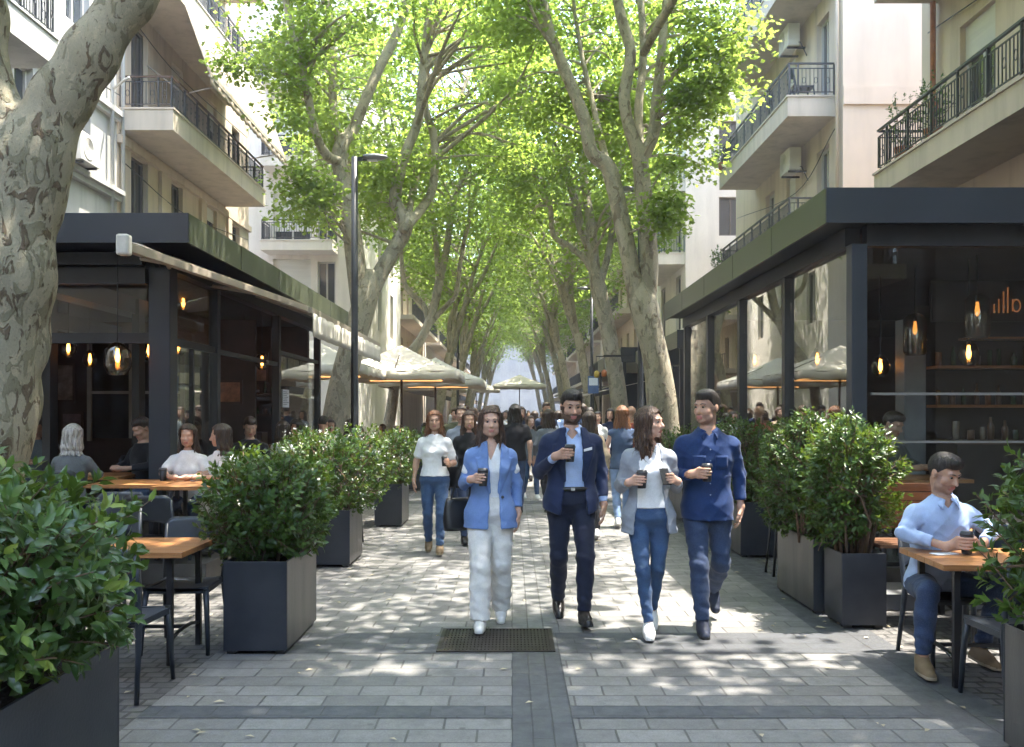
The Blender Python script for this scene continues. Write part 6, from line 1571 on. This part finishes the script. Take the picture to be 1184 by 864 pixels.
# woman in the white t-shirt
p = Person('woman in a white t-shirt, jeans and brown boots walking alone, bag on her shoulder', group=GW, H=1.66, fem=True, skin='warm', bare=True, vox=.007,
    legs=[L((-.09, -.03, .50), (-.085, .17, .105), pitch=.25), L((.085, -.17, .51), (.07, -.20, .088))],
    arms=[dict(e=(-.235, .06, 1.17), w=(-.265, -.02, .93), d=(0, -.15, -1)), dict(e=(.24, .05, 1.14), w=(.185, -.19, 1.13), c=(.13, -.25, 1.17), th=.6, r=.035)])
p.hair('bob', 'auburn', 2).body(); p.top(C_white, .026, .05, .62, 't_shirt', .575, vneck=.03, amp=.005, sl=.018, flare=.05); p.trousers(C_jean, .014, .016, .018, .018, .03, 7, .004, .11); p.shoes('brown', 'tan')
p.put(-.915, 10.75, .05); cup(p.world((.13, -.25, 1.115)), 'small cup in the hand of the woman in the white t-shirt', 0, .10, .034)
tote('dark bag hanging from the shoulder of the woman in the white t-shirt', p.world((.262, .09, .82)), -.6, LEATHER, .26, .25, .10, .45, .03, p.world((.155, .0, 1.465)))

# seated man
p = Person('dark-haired man in a pale blue shirt seated with both hands round a cup', group=GS, H=1.76, skin='tan', hip=(0, 0, .515), lean=-.16, yaw=.34, pitch=.36, sit=True,
    legs=[L((-.27, -.42, .53), (-.31, -.42, .09), yaw=-.15), L((.24, -.42, .53), (.20, -.20, .10), yaw=.25, pitch=.15)],
    arms=[dict(e=(-.30, -.16, .87), w=(-.10, -.335, .805), c=(.01, -.375, .832), th=2.9), dict(e=(.315, -.17, .88), w=(.12, -.345, .81), c=(.01, -.375, .832), th=.2)])
p.hair('short', 'black').body(beard=1)
p.top(C_check, .020, -.05, 2.0, 'shirt', .60, vneck=.075, collar=True, amp=.006, sl=.018, cuff=.09, flare=.10); p.trousers(C_djean, .016, .018, .018, .018, .04, 8, .005, .08); p.shoes('brown', 'tan'); p.collar(C_check)
p.put(2.86, 6.14, .06); cup(p.world((.01, -.375, .765)), 'black lidded cup between the hands of the seated man', 0, .125, .040)
b = empty('folded_napkin', (2.76, 5.80, .7515), .3, 'small white napkin on the table beside the seated man’s elbow', 'napkin'); q = MB(); q.box(-.08, .08, -.04, .04, 0, .004); q.build('paper', MT['paper'], b)

# ---------------- middle distance, then the crowd (copies with other clothes)
def walker(label, fem, H, topm, trm, hair, hk, skin='light', tk='shirt', vox=.011, step=1, sleeve=2.0, shoe='white', cup_=False, dress=False):
    q = Person(label, group=GW, H=H, fem=fem, skin=skin, vox=vox, simple=True, bare=sleeve < 1,
        legs=[L((-.09, -.16 * step, .51), (-.085, -.20 * step, .09)), L((.09, .0, .50), (.085, .20 * step, .115), pitch=.3)] if step > 0 else [L((-.09, .0, .50), (-.085, .20, .115), pitch=.3), L((.09, -.16, .51), (.085, -.20, .09))],
        arms=[dict(e=(-.25, .08, 1.17), w=(-.25, .02, .94), d=(0, -.2, -1)), dict(e=(.25, .02, 1.17), w=(.24, -.10, .95), d=(0, -.3, -1))])
    q.hair(hk, hair, hash(label) % 7).body(); q.top(topm, .022, -.06, sleeve, tk, .585, amp=.004, sl=.018, flare=.06); q.trousers(trm, .016, .016, .018, .018, .02, 3, .003, .10); q.shoes(shoe, 'white' if shoe == 'white' else 'black'); return q
w1 = walker('woman with long auburn hair seen from behind in a denim vest and pale jeans', True, 1.74, C_vest, C_ljean, 'auburn', 'long', 'warm', 'vest', .009, 1, 0.0); w1.put(1.60, 13.2, math.pi)
tote('small bag on the hip of the woman in the denim vest', w1.world((-.235, -.02, .88)), .4, LEATHER, .20, .18, .08, .55, .03, w1.world((-.14, .0, 1.47)))
w2 = walker('dark-haired person in a black t-shirt seen from behind, walking away', False, 1.76, C_black, C_djean, 'black', 'bob', 'light', 't_shirt', .010, -1, .6, 'black'); w2.put(.05, 15.0, math.pi)
w3 = walker('woman with long dark hair in a grey jacket walking close to the man in black', True, 1.70, C_gj, C_black, 'dark', 'long', 'light', 'jacket', .010, 1, 2.0, 'black'); w3.put(.62, 15.3, math.pi + .3)
w4 = walker('woman in a dark jacket walking right behind the woman in the blue blazer', True, 1.66, C_black, C_djean, 'brown', 'long', 'warm', 'jacket', .010, 1, 2.0, 'black'); w4.put(-.55, 11.6, .15)
w5 = walker('woman in a pale checked shirt, half hidden behind the dark jacket', True, 1.74, C_grey, C_djean, 'dark', 'tied', 'light', 'shirt', .010, -1); w5.put(-.72, 12.9, 0)
w6 = walker('long dark-haired woman in a tan coat seen from behind beside the man in the suit', True, 1.66, C_tan, C_black, 'dark', 'long', 'light', 'coat', .010, -1); w6.put(1.02, 12.0, math.pi)
w7 = walker('bald man with a reddish neck walking away near the leaning plane trunk', False, 1.74, C_red, C_djean, 'grey', 'short', 'tan', 't_shirt', .011, 1, .6); w7.put(2.05, 15.6, math.pi)
for ch in list(w7.root.children):
    if ch.name.startswith('hair'): bpy.data.objects.remove(ch)
PRO = [w1, w2, w3, w4, w5, w6, walker('young man in a white t-shirt walking toward the viewer in the crowd', False, 1.78, C_white, C_jean, 'dark', 'short', 'tan', 't_shirt', .012, 1, .6)]
PRO[-1].put(-.35, 19.5, 0)
cols = [C_black, C_white, C_gj, C_tan, C_olive, C_red, C_lshirt, C_djean, C_grey, C_navy]; cn = ['black', 'white', 'grey', 'tan', 'olive', 'brick red', 'light blue', 'dark blue', 'pale grey', 'navy']
trs = [C_djean, C_black, C_jean, C_ljean, C_wtrou]; tn = ['dark jeans', 'black trousers', 'blue jeans', 'pale jeans', 'ivory trousers']
hs_ = [('black', 'black'), ('dark', 'dark brown'), ('brown', 'brown'), ('auburn', 'auburn'), ('grey', 'grey')]
g = random.Random(77); used = set()
SPOT = [(.35, 17.5), (-.75, 17.2), (1.15, 17.0), (1.75, 18.6), (-1.2, 19.0), (.75, 20.0), (.05, 21.2), (1.3, 21.5), (-.7, 22), (2.0, 22.4)]
for i in range(84):
    y = 20 + 47 * (i / 83) ** 1.6 + g.uniform(-.5, .5); SPOT.append((g.uniform(-1.6 - y * .008, 2.2 + y * .008), y))
for i, (x, y) in enumerate(SPOT):
    src = g.choice(PRO).root; c = copy_tree(src); away = g.random() < .6
    ti, ri, hi = g.randrange(10), g.randrange(5), g.randrange(5) if g.random() < .25 else g.randrange(3)
    for ch in c.children:
        k = ch.name.split('.')[0]; m = None
        if k in ('t_shirt', 'shirt', 'jacket', 'coat', 'vest'): m = cols[ti]; kk = k
        elif k == 'trousers': m = trs[ri]
        elif k == 'hair': m = HAIR[hs_[hi][0]]
        if m: ch.material_slots[0].link = 'OBJECT'; ch.material_slots[0].material = m
    c.location = (x, y, src.location[2]); c.rotation_euler = (0, 0, (math.pi if away else 0) + g.uniform(-.35, .35)); s_ = g.uniform(.95, 1.05); c.scale = (s_, s_, s_)
    kk = kk.replace('_', '-')
    c['label'] = f"{hs_[hi][1].replace(' ', '-')}-haired walker {'going away' if away else 'coming nearer'} in a {cn[ti].replace(' ', '-')} {kk} and {tn[ri]}, {'front' if y < 24 else 'mid' if y < 40 else 'far'} crowd"
    if c['label'] in used: c['label'] = c['label'].replace('walker', 'passer-by')
    used.add(c['label'])

# ---------------- cafe guests
def sitter(label, fem, topm, hair, hk, skin='light', tk='shirt', vox=.010, armsup=True, yaw=0, trm=None, sleeve=2.0, pitch=.1, vneck=0):
    q = Person(label, group=GS, H=1.70 if fem else 1.78, fem=fem, skin=skin, vox=vox, simple=True, bare=sleeve < 1, hip=(0, 0, .53), lean=-.10, yaw=yaw, pitch=pitch, sit=True,
        legs=[L((-.14, -.42, .52), (-.15, -.36, .09)), L((.14, -.42, .52), (.15, -.40, .09))],
        arms=[dict(e=(-.26, -.12, .86), w=(-.12, -.34, .835), d=(.7, -.7, .0)), dict(e=(.26, -.12, .86), w=(.12, -.36, .835), d=(-.7, -.7, 0))])
    q.hair(hk, hair, 3).body(); q.top(topm, .022, -.03, sleeve, tk, .585, amp=.004, sl=.016, vneck=vneck); q.trousers(trm or C_djean, .016, .016, .018, .018, .02, 3, .003, .08); q.shoes('black', 'black'); return q
s1 = sitter('woman with long dark hair in a white t-shirt seated on the café terrace', True, C_white, 'dark', 'long', 'warm', 't_shirt', .009, sleeve=.6); s1.put(-3.45, 9.72, .1, z=.2)
s2 = sitter('curly-haired woman in a white top leaning on her table, turned to her friend', True, C_white, 'dark', 'bob', 'tan', 't_shirt', .009, yaw=-.9, trm=C_wtrou, sleeve=.6); s2.put(-3.04, 9.66, -.5, z=.2)
s3 = sitter('man in a black shirt sitting with bowed head by the café pillar', False, C_black, 'dark', 'short', 'tan', 'shirt', .010, pitch=.4); s3.put(-4.25, 10.6, -.6, z=.2)
s4 = sitter('grey-haired guest seen from behind above the broad-leaved shrub', True, C_gj, 'grey', 'bob', 'light', 'shirt', .010); s4.put(-4.55, 9.35, math.pi, z=.2)
x_ = chair(-4.25, 10.55, -.6, 'chair of the man in black by the café pillar', .2); chair(-4.55, 9.30, math.pi, 'chair of the grey-haired guest', .2)
table(-4.75, 10.4, 0, 'wooden table beside the man in black inside the open café', .2)
cup((-3.62, 9.42, .952), 'dark cup on the table before the dark-haired woman')
INS = [(-3.5, 12.1, .4, s3, C_black, 'dark'), (-3.35, 13.1, 2.6, s4, C_white, 'dark'), (-4.6, 13.3, -1.2, s1, C_gj, 'brown'), (-3.45, 14.6, .2, s2, C_grey, 'black'), (-3.3, 15.7, 2.9, s3, C_tan, 'black'), (-4.9, 12.2, 1.0, s2, C_olive, 'dark'), (-3.4, 17.0, .3, s1, C_white, 'brown'), (-3.3, 18.3, 2.8, s4, C_black, 'dark'), (-6.3, 12.0, .5, s3, C_gj, 'dark'), (-7.0, 13.2, 2.0, s1, C_tan, 'brown'), (-5.7, 14.4, -.4, s4, C_navy, 'black'),
       (-3.6, 21.4, .3, s1, C_gj, 'dark'), (-2.9, 22.6, 2.8, s2, C_white, 'brown'), (-4.3, 23.4, .1, s3, C_navy, 'black'), (-3.0, 24.6, .6, s4, C_lshirt, 'dark'), (-2.2, 25.6, 2.7, s1, C_black, 'black'), (-3.8, 26.6, .2, s2, C_tan, 'brown'), (-1.9, 28.6, .5, s3, C_white, 'dark'), (-2.9, 29.8, 2.9, s4, C_gj, 'black')]
INS += [(4.0, 9.7, .6, s3, C_gj, 'dark'), (4.3, 12.2, -.8, s1, C_white, 'brown'), (3.9, 14.2, .4, s4, C_black, 'dark')]
PL = ['by the second café pillar', 'near the paper notice with her back turned', 'at the brown booth', 'under the paper notice', 'behind the flowering shrub', 'deep in the dark café', 'near the last café pillar', 'by the end of the café awning', 'beside the mottled trunk in the dark', 'farthest back in the dark café', 'in front of the inner window', 'next to the tall twin-stemmed trunk', 'under the first cream umbrella', 'at the back of the first cream umbrella', 'under the middle umbrella facing the street', 'on the street side of the middle umbrella', 'behind the middle umbrella pole', 'under the farthest-reaching umbrella', 'behind the last cream umbrella pole', 'inside the glass café near its corner', 'inside the glass café behind the second pane', 'inside the glass café behind the third pane']
for (x, y, rz, src, m, h), pl in zip(INS, PL):
    c = copy_tree(src.root); c.location = (x, y, (.262 if x > 0 else .2) if y < 20.2 else 0); c.rotation_euler = (0, 0, rz)
    for ch in c.children:
        k = ch.name.split('.')[0]
        if k in ('t_shirt', 'shirt', 'hair'): ch.material_slots[0].link = 'OBJECT'; ch.material_slots[0].material = m if k != 'hair' else HAIR[h]
    c['label'] = 'seated guest ' + pl
    chair(x, y, rz, 'chair under the guest ' + pl, (.262 if x > 0 else .2) if y < 20.2 else 0)
for x, y, z, lb in ((-3.45, 13.6, .2, 'table between guests near the paper notice'), (-4.0, 12.7, .2, 'table at the brown booth inside the café'), (-3.4, 15.1, .2, 'table behind the paper notice by the café glass'), (-3.35, 17.6, .2, 'table by the last café pillar'), (-3.2, 22.0, 0, 'table under the first cream umbrella'), (-2.7, 25.1, 0, 'table under the middle umbrella'), (-2.5, 29.2, 0, 'table under the farthest-reaching umbrella'), (-6.6, 12.6, .2, 'table deep in the dark café'), (4.05, 9.1, .262, 'table inside the glass café near its corner'), (4.2, 13.2, .262, 'table inside the glass café behind the third pane')):
    table(x, y, 0, 'wooden ' + lb, z)
b = empty('booth_seat', (-4.3, 14.2, .2), 0, 'brown low booth seat inside the open café', 'bench'); q = MB(); q.box(-.5, .5, -.2, .2, 0, .45); q.build('seat', MT['bench_wood'], b, .01); q = MB(); q.box(-.5, .5, .2, .26, .0, .95); q.build('backrest', MT['bench_wood'], b, .01)

# ---------------- small things on the balconies
chair(7.0 - .1, 21.6, R(90), 'small chair on the middle balcony of the cream house', 8.92)
for i, (x, y, lb) in enumerate(((6.55, 15.2, 'potted plant at the end of the long overhanging balcony'), (6.6, 14.2, 'second potted plant along the long overhanging balcony'))):
    r = empty('potted_plant', (x, y, 5.825), 0, lb, 'plant', 'potted plants on the balcony'); b = MB(); b.lathe([(.10, 0), (.15, .25), (.16, .27), (.13, .26), (.12, .22)], (0, 0, 0), 14); b.build('pot', MT['terracotta'], r)
    (V, F, t), tip, out = bush_mesh((0, 0, .75 - .1 * i), (.30, .32, .5), 70, 7, .07, .03, 90 + i, 2.2); np_mesh('foliage', V, F, [MT['leaf_small']], r, tint=t); b = MB()
    for k in range(6): e = tip[k * 9]; b.tube([(0, 0, .2), (e[0] * .5, e[1] * .5, .5), tuple(e)], [.008, .006, .003], 5)
    b.build('stem', MT['twig'], r)
for x, y, z, lb in ((6.35, 27.4, 8.95, 'green pot plant trailing over the end of the middle balcony'), (6.35, 27.3, 5.85, 'pot plant at the end of the lowest balcony of the cream house')):
    r = empty('potted_plant', (x, y, z), 0, lb, 'plant', 'potted plants on the balcony'); b = MB(); b.lathe([(.10, 0), (.15, .25), (.13, .26), (.12, .22)], (0, 0, 0), 12); b.build('pot', MT['terracotta'], r)
    (V, F, t), tip, out = bush_mesh((-.1, .1, .5), (.35, .4, .35), 60, 7, .09, .045, 95, 2.2); np_mesh('foliage', V, F, [MT['leaf_small']], r, tint=t)

hz = MB(); hz.box(-155, 155, -65, 405, -1.0, 24); t = NT('haze_air'); pv = t('VolumePrincipled'); pv.inputs['Color'].default_value = (.92, .95, 1, 1); pv.inputs['Density'].default_value = .0014; pv.inputs['Anisotropy'].default_value = .3; t.l(pv.outputs[0], t.out.inputs['Volume'])
tag(hz.build('haze', t.mat), 'pale summer haze in the far street', kind='stuff')
# ------------------------------------------------------------------ daylight, camera, render settings
SUN_DIR = Vector((.30, .05, .95)).normalized()
w = bpy.data.worlds.new('World'); sc.world = w; w.use_nodes = True; nt = w.node_tree
bg = nt.nodes['Background']; sky = nt.nodes.new('ShaderNodeTexSky'); sky.sky_type = 'NISHITA'; sky.sun_disc = False
sky.sun_elevation = math.asin(SUN_DIR.z); sky.sun_rotation = math.atan2(SUN_DIR.x, SUN_DIR.y); sky.air_density = 1.2; sky.dust_density = 2.2; sky.ozone_density = 1.0
nt.links.new(sky.outputs[0], bg.inputs[0]); bg.inputs[1].default_value = .15
ld = bpy.data.lights.new('sun', 'SUN'); ld.energy = 2.0; ld.angle = R(.5); ld.color = (1, .94, .85)
lo = bpy.data.objects.new('sun', ld); COL.objects.link(lo); lo.rotation_euler = SUN_DIR.to_track_quat('Z', 'Y').to_euler()
cd = bpy.data.cameras.new('camera'); co = bpy.data.objects.new('camera', cd); COL.objects.link(co)
co.location = (0, 0, EYE); co.rotation_euler = (R(90), 0, 0); cd.lens = F_PX / 1184 * 36; cd.sensor_width = 36; cd.shift_y = (HY - 432) / 1184; cd.clip_end = 1500; cd.clip_start = .05
sc.camera = co
sc.view_settings.view_transform = 'Standard'; sc.view_settings.look = 'None'; sc.view_settings.exposure = 3.38; sc.view_settings.gamma = 1
c = sc.cycles; c.use_denoising = True; c.max_bounces = 8; c.diffuse_bounces = 5; c.glossy_bounces = 4; c.transmission_bounces = 6; c.transparent_max_bounces = 12; c.caustics_reflective = False; c.caustics_refractive = False; c.sample_clamp_indirect = 6; c.use_adaptive_sampling = True; c.adaptive_threshold = .02
